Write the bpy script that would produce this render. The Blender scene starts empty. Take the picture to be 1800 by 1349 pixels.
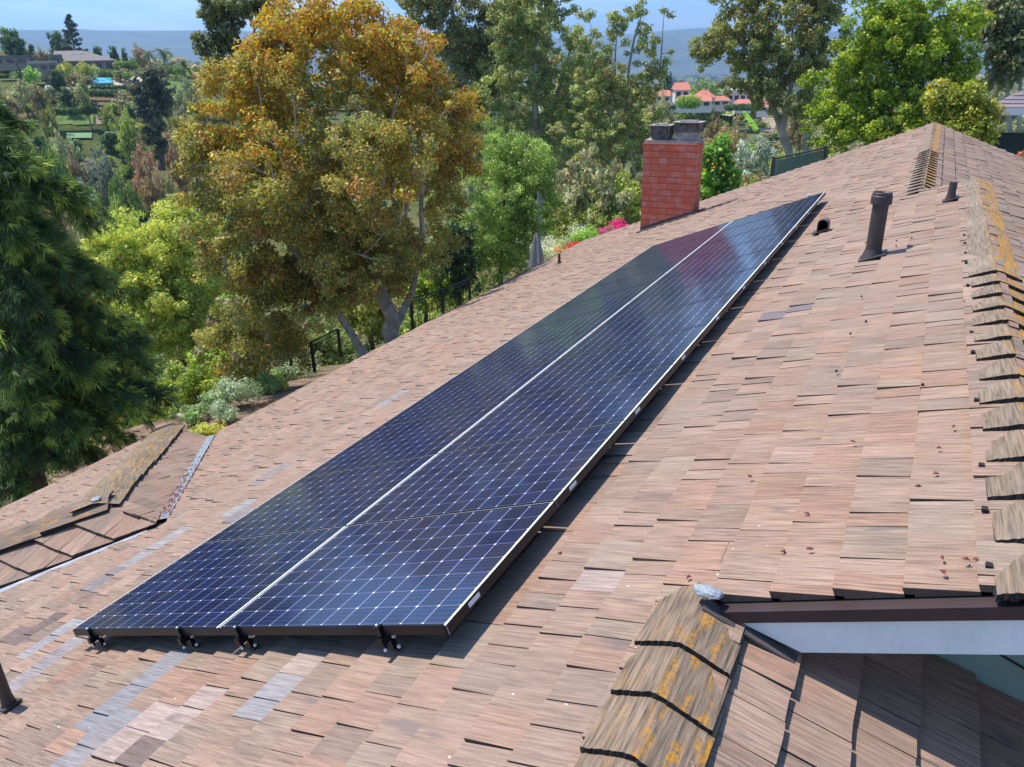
import bpy, math, random
import numpy as np
from mathutils import Vector, Matrix
from mathutils import noise as mnoise
random.seed(7); rng = np.random.default_rng(11)
PI = math.pi
S = bpy.context.scene; COL = S.collection

# ------------------------------------------------------------------ camera
FPX = 1326.93                                    # focal length in pixels of an 1800 px wide picture
CM = Matrix(((0.88297, 0.16229, -0.44048), (0.46867, -0.35799, 0.80758), (-0.02662, -0.91951, -0.39215)))
CAMZ = 8.2
HAZE = 0.00016
LEAFK = 2.05
cam_d = bpy.data.cameras.new('camera'); cam = bpy.data.objects.new('camera', cam_d); COL.objects.link(cam)
cam_d.sensor_width = 36.0; cam_d.lens = 36.0 * FPX / 1800.0
cam_d.clip_start = 0.05; cam_d.clip_end = 30000
r_, d_, f_ = CM.col[0], CM.col[1], CM.col[2]
m4 = Matrix(((r_[0], -d_[0], -f_[0], 0), (r_[1], -d_[1], -f_[1], 0), (r_[2], -d_[2], -f_[2], CAMZ), (0, 0, 0, 1)))
cam.matrix_world = m4
S.camera = cam
S.render.resolution_x = 1024; S.render.resolution_y = 767

# ------------------------------------------------------------------ world and sun
SUN_EL = math.radians(62.5); SUN_AZ = math.radians(-91)     # from -X
w = bpy.data.worlds.new('World'); S.world = w; w.use_nodes = True
nt = w.node_tree; bg = nt.nodes['Background']
sky = nt.nodes.new('ShaderNodeTexSky'); sky.sky_type = 'NISHITA'; sky.sun_disc = False
sky.sun_elevation = SUN_EL; sky.sun_rotation = SUN_AZ; sky.altitude = 50
sky.air_density = 1.0; sky.dust_density = 0.35; sky.ozone_density = 2.2
tc = nt.nodes.new('ShaderNodeTexCoord'); mp = nt.nodes.new('ShaderNodeMapping'); mp.inputs['Scale'].default_value = (2.2, 2.2, 16)
nz = nt.nodes.new('ShaderNodeTexNoise'); nz.inputs['Scale'].default_value = 2.2; nz.inputs['Detail'].default_value = 7
cr = nt.nodes.new('ShaderNodeValToRGB'); cr.color_ramp.elements[0].position = 0.42; cr.color_ramp.elements[1].position = 0.72
mx = nt.nodes.new('ShaderNodeMix'); mx.data_type = 'RGBA'; mx.inputs['B'].default_value = (6.6, 7.1, 7.6, 1)
mul = nt.nodes.new('ShaderNodeMath'); mul.operation = 'MULTIPLY'; mul.inputs[1].default_value = 0.75
nt.links.new(tc.outputs['Generated'], mp.inputs['Vector']); nt.links.new(mp.outputs[0], nz.inputs['Vector'])
nt.links.new(nz.outputs['Fac'], cr.inputs['Fac']); nt.links.new(cr.outputs['Color'], mul.inputs[0])
sxyz = nt.nodes.new('ShaderNodeSeparateXYZ'); nt.links.new(tc.outputs['Generated'], sxyz.inputs[0])
lowm = nt.nodes.new('ShaderNodeMapRange'); lowm.inputs['From Min'].default_value = 0.10; lowm.inputs['From Max'].default_value = 0.28; lowm.inputs['To Min'].default_value = 1; lowm.inputs['To Max'].default_value = 0; nt.links.new(sxyz.outputs['Z'], lowm.inputs['Value'])
mul2 = nt.nodes.new('ShaderNodeMath'); mul2.operation = 'MULTIPLY'; nt.links.new(mul.outputs[0], mul2.inputs[0]); nt.links.new(lowm.outputs[0], mul2.inputs[1]); nt.links.new(mul2.outputs[0], mx.inputs['Factor']); tn = nt.nodes.new('ShaderNodeVectorMath'); tn.operation = 'MULTIPLY'; sz0 = nt.nodes.new('ShaderNodeSeparateXYZ'); nt.links.new(tc.outputs['Generated'], sz0.inputs[0])
tr_ = nt.nodes.new('ShaderNodeValToRGB'); tr_.color_ramp.elements[0].position = 0.0; tr_.color_ramp.elements[0].color = (.37, .59, .97, 1); tr_.color_ramp.elements[1].position = 0.45; tr_.color_ramp.elements[1].color = (.76, .92, 1.0, 1)
nt.links.new(sz0.outputs['Z'], tr_.inputs['Fac']); nt.links.new(tr_.outputs['Color'], tn.inputs[1]); nt.links.new(sky.outputs[0], tn.inputs[0]); nt.links.new(tn.outputs[0], mx.inputs['A'])
nt.links.new(mx.outputs['Result'], bg.inputs['Color'])
bg.inputs['Strength'].default_value = 0.15
sd = bpy.data.lights.new('sun', 'SUN'); sd.energy = 3.8; sd.angle = math.radians(0.53); sd.color = (1.0, 0.94, 0.855)
so = bpy.data.objects.new('sun', sd); COL.objects.link(so)
sv = Vector((-math.cos(SUN_EL) * 0.9998, math.cos(SUN_EL) * 0.0175, math.sin(SUN_EL)))
so.rotation_euler = sv.to_track_quat('Z', 'Y').to_euler(); so.location = (-30, 0, 60)
S.view_settings.view_transform = 'Standard'; S.view_settings.look = 'None'; S.view_settings.gamma = 1
S.view_settings.exposure = 0.68
S.cycles.max_bounces = 5; S.cycles.diffuse_bounces = 4; S.cycles.glossy_bounces = 2; S.cycles.transmission_bounces = 3
S.cycles.transparent_max_bounces = 4; S.cycles.volume_bounces = 0
try: S.cycles.volume_step_rate = 10
except Exception: pass

# ------------------------------------------------------------------ helpers
def tag(o, label=None, cat=None, group=None, kind=None):
    if label: o['label'] = label
    if cat: o['category'] = cat
    if group: o['group'] = group
    if kind: o['kind'] = kind
    return o
def empty(name, loc=(0, 0, 0), rz=0):
    o = bpy.data.objects.new(name, None); o.location = loc; o.rotation_euler = (0, 0, rz); o.empty_display_size = 0.2
    COL.objects.link(o); return o
def copy_tree(o, parent=None):
    c = o.copy(); COL.objects.link(c); c.parent = parent
    for ch in list(o.children): copy_tree(ch, c)
    return c
def ray(px, py):
    v = CM @ Vector((px - 900.0, py - 674.5, FPX)); return v.normalized()
def at(px, py, D):                                # point seen at that pixel, at horizontal distance D
    v = ray(px, py); k = D / math.hypot(v.x, v.y); return Vector((v.x * k, v.y * k, CAMZ + v.z * k))
def m_per_px(D, px=900, py=300):                  # metres per picture pixel for something at horizontal distance D
    v = ray(px, py); return D / math.hypot(v.x, v.y) * v.dot(CM.col[2]) / FPX

class MB:
    """collects polygons; builds ONE mesh object"""
    def __init__(s): s.v = []; s.f = []; s.c = []; s.uv = []; s.mi = []
    def poly(s, pts, col=(1, 1, 1), uvs=None, mi=0):
        n = len(s.v); s.v.extend([tuple(p) for p in pts]); s.f.append(tuple(range(n, n + len(pts)))); s.c.append(col); s.mi.append(mi)
        s.uv.extend(uvs if uvs else [(0, 0)] * len(pts))
    def mesh(s, name, mats, smooth=False):
        me = bpy.data.meshes.new(name); me.from_pydata(s.v, [], s.f)
        for m in (mats if isinstance(mats, (list, tuple)) else [mats]): me.materials.append(m)
        me.polygons.foreach_set('material_index', s.mi)
        a = me.attributes.new('tint', 'FLOAT_COLOR', 'FACE')
        a.data.foreach_set('color', np.array([(c[0], c[1], c[2], 1) for c in s.c], dtype=np.float32).ravel())
        ul = me.uv_layers.new(name='UVMap'); ul.data.foreach_set('uv', np.array(s.uv, dtype=np.float32).ravel())
        if smooth: me.polygons.foreach_set('use_smooth', [True] * len(s.f))
        me.update(); return me
    def build(s, name, mats, parent=None, smooth=False):
        o = bpy.data.objects.new(name, s.mesh(name, mats, smooth)); COL.objects.link(o); o.parent = parent; return o
    def box(s, c, h, col=(1, 1, 1), M=None, mi=0):
        P = []
        for dx, dy, dz in ((-1,-1,-1),(1,-1,-1),(1,1,-1),(-1,1,-1),(-1,-1,1),(1,-1,1),(1,1,1),(-1,1,1)):
            p = Vector((dx * h[0], dy * h[1], dz * h[2]))
            if M is not None: p = M @ p
            P.append(p + Vector(c))
        for q in ((0,3,2,1),(4,5,6,7),(0,1,5,4),(1,2,6,5),(2,3,7,6),(3,0,4,7)):
            s.poly([P[i] for i in q], col, [(P[i].x + P[i].y, P[i].z) for i in q], mi)
    def prism(s, top, d, col=(1, 1, 1), mi=0):
        """top polygon (CCW from above) extruded by vector d"""
        d = Vector(d); T = [Vector(p) for p in top]; B = [p + d for p in T]; n = len(T)
        s.poly(T, col, [(p.x, p.y) for p in T], mi); s.poly(B[::-1], col, None, mi)
        for i in range(n):
            j = (i + 1) % n; s.poly([T[j], T[i], B[i], B[j]], col, [(T[j].x + T[j].y, T[j].z), (T[i].x + T[i].y, T[i].z), (B[i].x + B[i].y, B[i].z), (B[j].x + B[j].y, B[j].z)], mi)
    def tube(s, pts, rad, seg=8, col=(1, 1, 1), caps=True, mi=0, wob=0.0):
        pts = [Vector(p) for p in pts]; rings = []
        for i, p in enumerate(pts):
            t = (pts[min(i + 1, len(pts) - 1)] - pts[max(i - 1, 0)])
            if t.length < 1e-6: t = Vector((0, 0, 1))
            t.normalize(); a = Vector((1, 0, 0)) if abs(t.x) < 0.8 else Vector((0, 1, 0))
            u = t.cross(a).normalized(); v = t.cross(u)
            R = []
            for k in range(seg):
                an = 2 * PI * k / seg; rr = rad[i] * (1 + (random.uniform(-wob, wob) if wob else 0))
                R.append(p + u * (rr * math.cos(an)) + v * (rr * math.sin(an)))
            rings.append(R)
        L = 0
        for i in range(len(pts) - 1):
            dl = (pts[i + 1] - pts[i]).length
            for k in range(seg):
                j = (k + 1) % seg
                s.poly([rings[i][k], rings[i][j], rings[i + 1][j], rings[i + 1][k]], col, [(k / seg, L), ((k + 1) / seg, L), ((k + 1) / seg, L + dl), (k / seg, L + dl)], mi)
            L += dl
        if caps:
            s.poly(rings[0][::-1], col, None, mi); s.poly(rings[-1], col, None, mi)
    def lathe(s, c, prof, seg=20, col=(1, 1, 1), M=None, mi=0):
        c = Vector(c); R = []
        for r, z in prof:
            ring = []
            for k in range(seg):
                p = Vector((r * math.cos(2 * PI * k / seg), r * math.sin(2 * PI * k / seg), z))
                if M is not None: p = M @ p
                ring.append(p + c)
            R.append(ring)
        for i in range(len(R) - 1):
            for k in range(seg):
                j = (k + 1) % seg; s.poly([R[i][k], R[i][j], R[i + 1][j], R[i + 1][k]], col, [(k / seg, i), ((k + 1) / seg, i), ((k + 1) / seg, i + 1), (k / seg, i + 1)], mi)

# ------------------------------------------------------------------ materials
def mat(name):
    m = bpy.data.materials.new(name); m.use_nodes = True; t = m.node_tree; b = t.nodes['Principled BSDF']; return m, t, b
def N(t, typ, **kw):
    n = t.nodes.new(typ)
    for k, v in kw.items(): setattr(n, k, v)
    return n
def plain(name, col, rough=0.7, metal=0.0, noise_amt=0.18, nscale=6.0, spec=0.5, bump=0.0):
    m, t, b = mat(name); b.inputs['Roughness'].default_value = rough; b.inputs['Metallic'].default_value = metal
    b.inputs['Specular IOR Level'].default_value = spec
    tc = N(t, 'ShaderNodeTexCoord'); nz = N(t, 'ShaderNodeTexNoise'); nz.inputs['Scale'].default_value = nscale; nz.inputs['Detail'].default_value = 5
    mr = N(t, 'ShaderNodeMapRange'); mr.inputs['To Min'].default_value = 1 - noise_amt; mr.inputs['To Max'].default_value = 1 + noise_amt
    mr.inputs['From Min'].default_value = 0.3; mr.inputs['From Max'].default_value = 0.7
    vm = N(t, 'ShaderNodeVectorMath', operation='SCALE'); vm.inputs[0].default_value = col[:3]
    t.links.new(tc.outputs['Object'], nz.inputs['Vector']); t.links.new(nz.outputs['Fac'], mr.inputs['Value'])
    t.links.new(mr.outputs[0], vm.inputs['Scale']); t.links.new(vm.outputs[0], b.inputs['Base Color'])
    if bump:
        bp = N(t, 'ShaderNodeBump'); bp.inputs['Strength'].default_value = bump; bp.inputs['Distance'].default_value = 0.01
        t.links.new(nz.outputs['Fac'], bp.inputs['Height']); t.links.new(bp.outputs[0], b.inputs['Normal'])
    return m
def leafmat(name, trans=0.35, rnd=0.0, rough=0.55):
    m = bpy.data.materials.new(name); m.use_nodes = True; t = m.node_tree; t.nodes.clear()
    at_ = N(t, 'ShaderNodeAttribute', attribute_name='tint'); out = N(t, 'ShaderNodeOutputMaterial')
    col = at_.outputs['Color']
    if rnd:
        oi = N(t, 'ShaderNodeObjectInfo'); hs = N(t, 'ShaderNodeHueSaturation')
        m1 = N(t, 'ShaderNodeMapRange'); m1.inputs['To Min'].default_value = 0.5 - 0.045 * rnd; m1.inputs['To Max'].default_value = 0.5 + 0.03 * rnd
        m2 = N(t, 'ShaderNodeMapRange'); m2.inputs['To Min'].default_value = 1 - 0.4 * rnd; m2.inputs['To Max'].default_value = 1 + 0.35 * rnd
        m3 = N(t, 'ShaderNodeMath', operation='FRACT'); m4_ = N(t, 'ShaderNodeMath', operation='MULTIPLY'); m4_.inputs[1].default_value = 37.7
        t.links.new(oi.outputs['Random'], m1.inputs['Value']); t.links.new(oi.outputs['Random'], m4_.inputs[0]); t.links.new(m4_.outputs[0], m3.inputs[0]); t.links.new(m3.outputs[0], m2.inputs['Value'])
        t.links.new(m1.outputs[0], hs.inputs['Hue']); t.links.new(m2.outputs[0], hs.inputs['Value']); t.links.new(col, hs.inputs['Color']); col = hs.outputs['Color']
    df = N(t, 'ShaderNodeBsdfDiffuse'); tr = N(t, 'ShaderNodeBsdfTranslucent'); mxs = N(t, 'ShaderNodeMixShader'); mxs.inputs[0].default_value = trans
    gl = N(t, 'ShaderNodeBsdfGlossy'); gl.inputs['Roughness'].default_value = rough; gl.inputs['Color'].default_value = (1, 1, 1, 1); mg = N(t, 'ShaderNodeMixShader'); mg.inputs[0].default_value = 0.035
    t.links.new(col, df.inputs['Color']); t.links.new(col, tr.inputs['Color']); t.links.new(df.outputs[0], mxs.inputs[1]); t.links.new(tr.outputs[0], mxs.inputs[2])
    t.links.new(mxs.outputs[0], mg.inputs[1]); t.links.new(gl.outputs[0], mg.inputs[2]); t.links.new(mg.outputs[0], out.inputs['Surface'])
    return m
def shakemat(name, lichen=0.0, grain=1.0, stain=0.5, lmin=.2):
    m, t, b = mat(name); b.inputs['Roughness'].default_value = 0.86; b.inputs['Specular IOR Level'].default_value = 0.22
    at_ = N(t, 'ShaderNodeAttribute', attribute_name='tint'); uv = N(t, 'ShaderNodeUVMap', uv_map='UVMap')
    def streak(su, sv, detail=6):
        mp = N(t, 'ShaderNodeMapping'); mp.inputs['Scale'].default_value = (su, sv, 1); nz = N(t, 'ShaderNodeTexNoise'); nz.inputs['Scale'].default_value = 1; nz.inputs['Detail'].default_value = detail; nz.inputs['Roughness'].default_value = 0.62
        t.links.new(uv.outputs[0], mp.inputs['Vector']); t.links.new(mp.outputs[0], nz.inputs['Vector']); return nz.outputs['Fac']
    g1 = streak(95, 5.0); g2 = streak(30, 2.2, 3); g3 = streak(260, 130, 2)
    mr = N(t, 'ShaderNodeMapRange'); mr.inputs['From Min'].default_value = 0.28; mr.inputs['From Max'].default_value = 0.62; mr.inputs['To Min'].default_value = 1 - 0.58 * grain; mr.inputs['To Max'].default_value = 1.0 + 0.10 * grain
    t.links.new(g1, mr.inputs['Value'])
    mr2 = N(t, 'ShaderNodeMapRange'); mr2.inputs['From Min'].default_value = 0.3; mr2.inputs['From Max'].default_value = 0.7; mr2.inputs['To Min'].default_value = 0.87; mr2.inputs['To Max'].default_value = 1.1
    t.links.new(g2, mr2.inputs['Value'])
    mr3 = N(t, 'ShaderNodeMapRange'); mr3.inputs['From Min'].default_value = 0.3; mr3.inputs['From Max'].default_value = 0.7; mr3.inputs['To Min'].default_value = 0.9; mr3.inputs['To Max'].default_value = 1.1
    t.links.new(g3, mr3.inputs['Value'])
    p = N(t, 'ShaderNodeMath', operation='MULTIPLY'); t.links.new(mr.outputs[0], p.inputs[0]); t.links.new(mr2.outputs[0], p.inputs[1])
    p2 = N(t, 'ShaderNodeMath', operation='MULTIPLY'); t.links.new(p.outputs[0], p2.inputs[0]); t.links.new(mr3.outputs[0], p2.inputs[1])
    vm = N(t, 'ShaderNodeVectorMath', operation='SCALE'); t.links.new(at_.outputs['Color'], vm.inputs[0]); t.links.new(p2.outputs[0], vm.inputs['Scale'])
    col = vm.outputs[0]
    # dark weather stains, patchy
    tc = N(t, 'ShaderNodeTexCoord')
    def patch(scale, lo, hi, off=0.0, vec=None, detail=5):
        n = N(t, 'ShaderNodeTexNoise'); n.inputs['Scale'].default_value = scale; n.inputs['Detail'].default_value = detail
        mp = N(t, 'ShaderNodeMapping'); mp.inputs['Location'].default_value = (off, off * 1.7, off * 0.3)
        t.links.new(vec or tc.outputs['Object'], mp.inputs['Vector']); t.links.new(mp.outputs[0], n.inputs['Vector'])
        r = N(t, 'ShaderNodeMapRange'); r.inputs['From Min'].default_value = lo; r.inputs['From Max'].default_value = hi
        t.links.new(n.outputs['Fac'], r.inputs['Value']); return r.outputs[0]
    def mixc(fac, c2, a):
        q = N(t, 'ShaderNodeMix'); q.data_type = 'RGBA'; t.links.new(fac, q.inputs['Factor']); t.links.new(a, q.inputs['A']); q.inputs['B'].default_value = (*c2, 1); return q.outputs['Result']
    ms = N(t, 'ShaderNodeMapping'); ms.inputs['Scale'].default_value = (9, 3.0, 1); t.links.new(uv.outputs[0], ms.inputs['Vector'])
    st = patch(1.0, 0.655, 0.74, 5.0, ms.outputs[0], 3)
    q0 = N(t, 'ShaderNodeMath', operation='MULTIPLY'); q0.inputs[1].default_value = stain * 1.3; t.links.new(st, q0.inputs[0])
    col = mixc(q0.outputs[0], (0.14, 0.115, 0.115), col)
    wt = patch(0.9, 0.45, 0.68, 13.0)
    qw = N(t, 'ShaderNodeMath', operation='MULTIPLY'); qw.inputs[1].default_value = 0.28; t.links.new(wt, qw.inputs[0])
    col = mixc(qw.outputs[0], (0.33, 0.245, 0.20), col)
    sp = patch(38, 0.80, 0.82, 3.0, None, 1)
    col = mixc(sp, (0.62, 0.6, 0.52), col)
    if lichen:
        ml = N(t, 'ShaderNodeMapping'); ml.inputs['Scale'].default_value = (26, 7, 1); t.links.new(uv.outputs[0], ml.inputs['Vector']); l1 = patch(1.0, 0.62 - 0.12 * lichen, 0.72 - 0.08 * lichen, 2.0, ml.outputs[0], 8); l2 = patch(70, 0.38, 0.56, 9.0)
        q = N(t, 'ShaderNodeMath', operation='MULTIPLY'); t.links.new(l1, q.inputs[0]); t.links.new(l2, q.inputs[1])
        ge = N(t, 'ShaderNodeNewGeometry'); sx = N(t, 'ShaderNodeSeparateXYZ'); t.links.new(ge.outputs['Normal'], sx.inputs[0])
        xr = N(t, 'ShaderNodeMapRange'); xr.inputs['From Min'].default_value = -0.3; xr.inputs['From Max'].default_value = 0.25; xr.inputs['To Min'].default_value = lmin; xr.inputs['To Max'].default_value = 1.0
        t.links.new(sx.outputs['X'], xr.inputs['Value']); q3 = N(t, 'ShaderNodeMath', operation='MULTIPLY'); t.links.new(q.outputs[0], q3.inputs[0]); t.links.new(xr.outputs[0], q3.inputs[1])
        col = mixc(q3.outputs[0], (0.52, 0.235, 0.014), col)
    t.links.new(col, b.inputs['Base Color'])
    bp = N(t, 'ShaderNodeBump'); bp.inputs['Strength'].default_value = 0.5; bp.inputs['Distance'].default_value = 0.006
    ad = N(t, 'ShaderNodeMath', operation='ADD'); t.links.new(g1, ad.inputs[0]); m9 = N(t, 'ShaderNodeMath', operation='MULTIPLY'); m9.inputs[1].default_value = 0.25; t.links.new(g3, m9.inputs[0]); t.links.new(m9.outputs[0], ad.inputs[1])
    t.links.new(ad.outputs[0], bp.inputs['Height']); t.links.new(bp.outputs[0], b.inputs['Normal'])
    return m
M_SHAKE = shakemat('shake', 0.0, 0.95, 0.55)
M_CAP = shakemat('ridge_shake', 0.95, 1.35, 0.5)
M_CAPL = shakemat('ridge_shake_lichen', 2.3, 1.1, 0.3, 0.0)
M_CAPY = shakemat('hip_shake_lichen', .9, 1.6, 0.3, .5)
M_DECK = plain('roof_felt', (0.035, 0.03, 0.03), 0.95)
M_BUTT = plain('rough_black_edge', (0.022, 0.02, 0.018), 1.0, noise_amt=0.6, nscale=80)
M_WHITEP = plain('pale_blue_paint', (0.78, 0.83, 0.80), 0.5, noise_amt=0.09, nscale=3)
def grime(m, amt, col=(.30, .30, .27)):
    t = m.node_tree; b = t.nodes['Principled BSDF']; src = b.inputs['Base Color'].links[0].from_socket
    tc_ = N(t, 'ShaderNodeTexCoord'); mp_2 = N(t, 'ShaderNodeMapping'); mp_2.inputs['Scale'].default_value = (9, 9, 2.2); nz_ = N(t, 'ShaderNodeTexNoise'); nz_.inputs['Scale'].default_value = 3; nz_.inputs['Detail'].default_value = 8; nz_.inputs['Roughness'].default_value = .7
    mr_ = N(t, 'ShaderNodeMapRange'); mr_.inputs['From Min'].default_value = .45; mr_.inputs['From Max'].default_value = .8; mr_.inputs['To Max'].default_value = amt; q = N(t, 'ShaderNodeMix'); q.data_type = 'RGBA'; q.inputs['B'].default_value = (*col, 1)
    t.links.new(tc_.outputs['Object'], mp_2.inputs['Vector']); t.links.new(mp_2.outputs[0], nz_.inputs['Vector']); t.links.new(nz_.outputs['Fac'], mr_.inputs['Value']); t.links.new(mr_.outputs[0], q.inputs['Factor']); t.links.new(src, q.inputs['A']); t.links.new(q.outputs['Result'], b.inputs['Base Color'])
grime(M_WHITEP, .20)
M_BROWNP = plain('brown_metal', (0.045, 0.026, 0.026), 0.5, noise_amt=0.15)
M_GREENP = plain('green_paint', (0.27, 0.36, 0.29), 0.6, noise_amt=0.06)
M_GALV = plain('galvanised', (0.42, 0.44, 0.47), 0.42, 0.6, noise_amt=0.3, nscale=12)
M_PIPE = plain('brown_vent_paint', (0.055, 0.042, 0.040), 0.55, noise_amt=0.25, nscale=14)
M_HOOD = plain('faded_brown_hood', (.17, .115, .10), .7, noise_amt=.25, nscale=20)
M_LEAD = plain('dark_flashing', (0.09, 0.075, 0.075), 0.6, 0.1, noise_amt=0.3)
M_MASTIC = plain('silver_mastic', (0.27, 0.30, 0.33), 0.55, noise_amt=0.3, nscale=30, bump=1.0)
M_STUCCO = plain('wall_stucco', (0.55, 0.52, 0.46), 0.9, noise_amt=0.06, nscale=10)
M_CONC = plain('chimney_concrete', (0.34, 0.31, 0.27), 0.9, noise_amt=0.35, nscale=8, bump=0.5)
M_SOOT = plain('sooty_metal', (0.12, 0.105, 0.09), 0.8, 0.0, noise_amt=0.6, nscale=9)
M_FRAME = plain('black_anodised', (0.012, 0.014, 0.018), 0.35, 0.4, noise_amt=0.1)
M_ALU = plain('bolt_alu_lip_glint', (0.92, 0.92, 0.93), 0.45, 0.0, noise_amt=0.08, nscale=20)  # bolt metal; on panel lips a sun glint painted as pale colour
M_GLINTD = plain('dull_edge_glint', (0.30, 0.32, 0.36), 0.45, 0.0, noise_amt=0.1, nscale=20)  # fainter glint painted on the frame's far lip and corner
M_STICK = plain('white_sticker', (0.75, 0.75, 0.75), 0.6, noise_amt=0.05)
M_IRON = plain('black_iron', (0.018, 0.022, 0.024), 0.5, 0.3)
M_STONE = plain('pale_stone', (0.42, 0.36, 0.29), 0.9, noise_amt=0.25, nscale=9)
M_BARK = plain('pale_bark', (0.47, 0.40, 0.34), 0.9, noise_amt=0.4, nscale=5, bump=0.8)
M_BARKD = plain('dark_bark', (0.085, 0.065, 0.05), 0.95, noise_amt=0.4, nscale=6, bump=0.8)
M_BARKE = plain('smooth_pale_bark', (0.36, 0.31, 0.26), 0.85, noise_amt=0.35, nscale=1.4, bump=0.3)
M_LEAF = leafmat('leaves', 0.46)
M_LEAFR = leafmat('leaves_varied', 0.42, 1.0)
M_NEEDLE = leafmat('needles', 0.30)
M_PETAL = leafmat('petals', 0.4)

# ------------------------------------------------------------------ terrain
AZK = [-60, 0, 12, 17, 26, 40, 50, 62, 90, 130]
DK = [0, 20, 30, 45, 80, 130, 160, 200, 240, 270, 330, 500, 900, 1500, 4000, 12000]
TZ = [
 [0, 0, 0, 0, -2, -5, -7, -9, -11, -12, -14, -22, -38, -55, -70, -70],
 [0, 0, 0, -1, -4, -8, -9, -11, -12.5, -13, -15, -24, -38, -55, -70, -70],
 [0, 0, 0, -1, -5, -9, -10.5, -12, -13, -14, -16, -25, -38, -55, -70, -70],
 [0, 0, 0, -2, -8, -13, -15, -17, -18, -17, -18, -26, -38, -55, -70, -70],
 [0, 0, -.6, -4, -12, -18, -20, -20, -20, -20, -22, -28, -38, -55, -70, -70],
 [0, 0, -3, -9, -18, -23, -22, -14, -7, -5, -6, -22, -38, -55, -70, -70],
 [0, 0, -3, -12, -21, -24, -19, -5.5, 5.4, 6.0, 5.5, -14, -38, -55, -70, -70],
 [0, -.2, -5, -14, -22, -24, -18, -4, 6.4, 8.0, 7.0, -14, -38, -55, -70, -70],
 [0, -2, -8, -15, -22, -24, -20, -7, 5.0, 8.0, 7.0, -14, -38, -55, -70, -70],
 [0, 0, -2, -4, -8, -12, -14, -16, -16, -16, -16, -22, -38, -55, -70, -70]]
TZ = np.array(TZ, float)
def terr(x, y):
    d = math.hypot(x, y); az = math.degrees(math.atan2(-x, y))
    if az > 130: az = 130 - (az - 130) * 3.8
    az = max(-60, min(130, az))
    i = max(0, min(len(AZK) - 2, int(np.searchsorted(AZK, az)) - 1)); u = (az - AZK[i]) / (AZK[i + 1] - AZK[i])
    j = max(0, min(len(DK) - 2, int(np.searchsorted(DK, d)) - 1)); v = min(1, (d - DK[j]) / (DK[j + 1] - DK[j]))
    u = u * u * (3 - 2 * u) * .5 + u * .5
    z = (TZ[i][j] * (1 - v) + TZ[i][j + 1] * v) * (1 - u) + (TZ[i + 1][j] * (1 - v) + TZ[i + 1][j + 1] * v) * u
    a = min(1.0, max(0.0, (d - 20) / 60.0))
    z += a * 1.1 * mnoise.noise(Vector((x / 23.0, y / 23.0, 3)))
    return z
def hit_ground(px, py, d0=14, d1=900):
    v = ray(px, py); h = math.hypot(v.x, v.y); D = d0
    while D < d1:
        x, y, z = v.x / h * D, v.y / h * D, CAMZ + v.z / h * D
        if z <= terr(x, y): return Vector((x, y, terr(x, y))), D
        D *= 1.004
    return Vector((v.x / h * d1, v.y / h * d1, terr(v.x / h * d1, v.y / h * d1))), d1
ds = [0.0] + [3 * 1.052 ** k for k in range(165)]
ds = [d for d in ds if d < 12000] + [12000]
NA = 220
gm = bpy.data.meshes.new('ground'); gv = [(0, 0, 0)]; gf = []
for d in ds[1:]:
    for k in range(NA):
        a = 2 * PI * k / NA; x, y = -d * math.sin(a), d * math.cos(a); gv.append((x, y, terr(x, y) - 0.02))
for k in range(NA): gf.append((0, 1 + k, 1 + (k + 1) % NA))
for i in range(len(ds) - 2):
    b0 = 1 + i * NA; b1 = b0 + NA
    for k in range(NA): gf.append((b0 + k, b1 + k, b1 + (k + 1) % NA, b0 + (k + 1) % NA))
gm.from_pydata(gv, [], gf); gm.polygons.foreach_set('use_smooth', [True] * len(gf)); gm.update()
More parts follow.
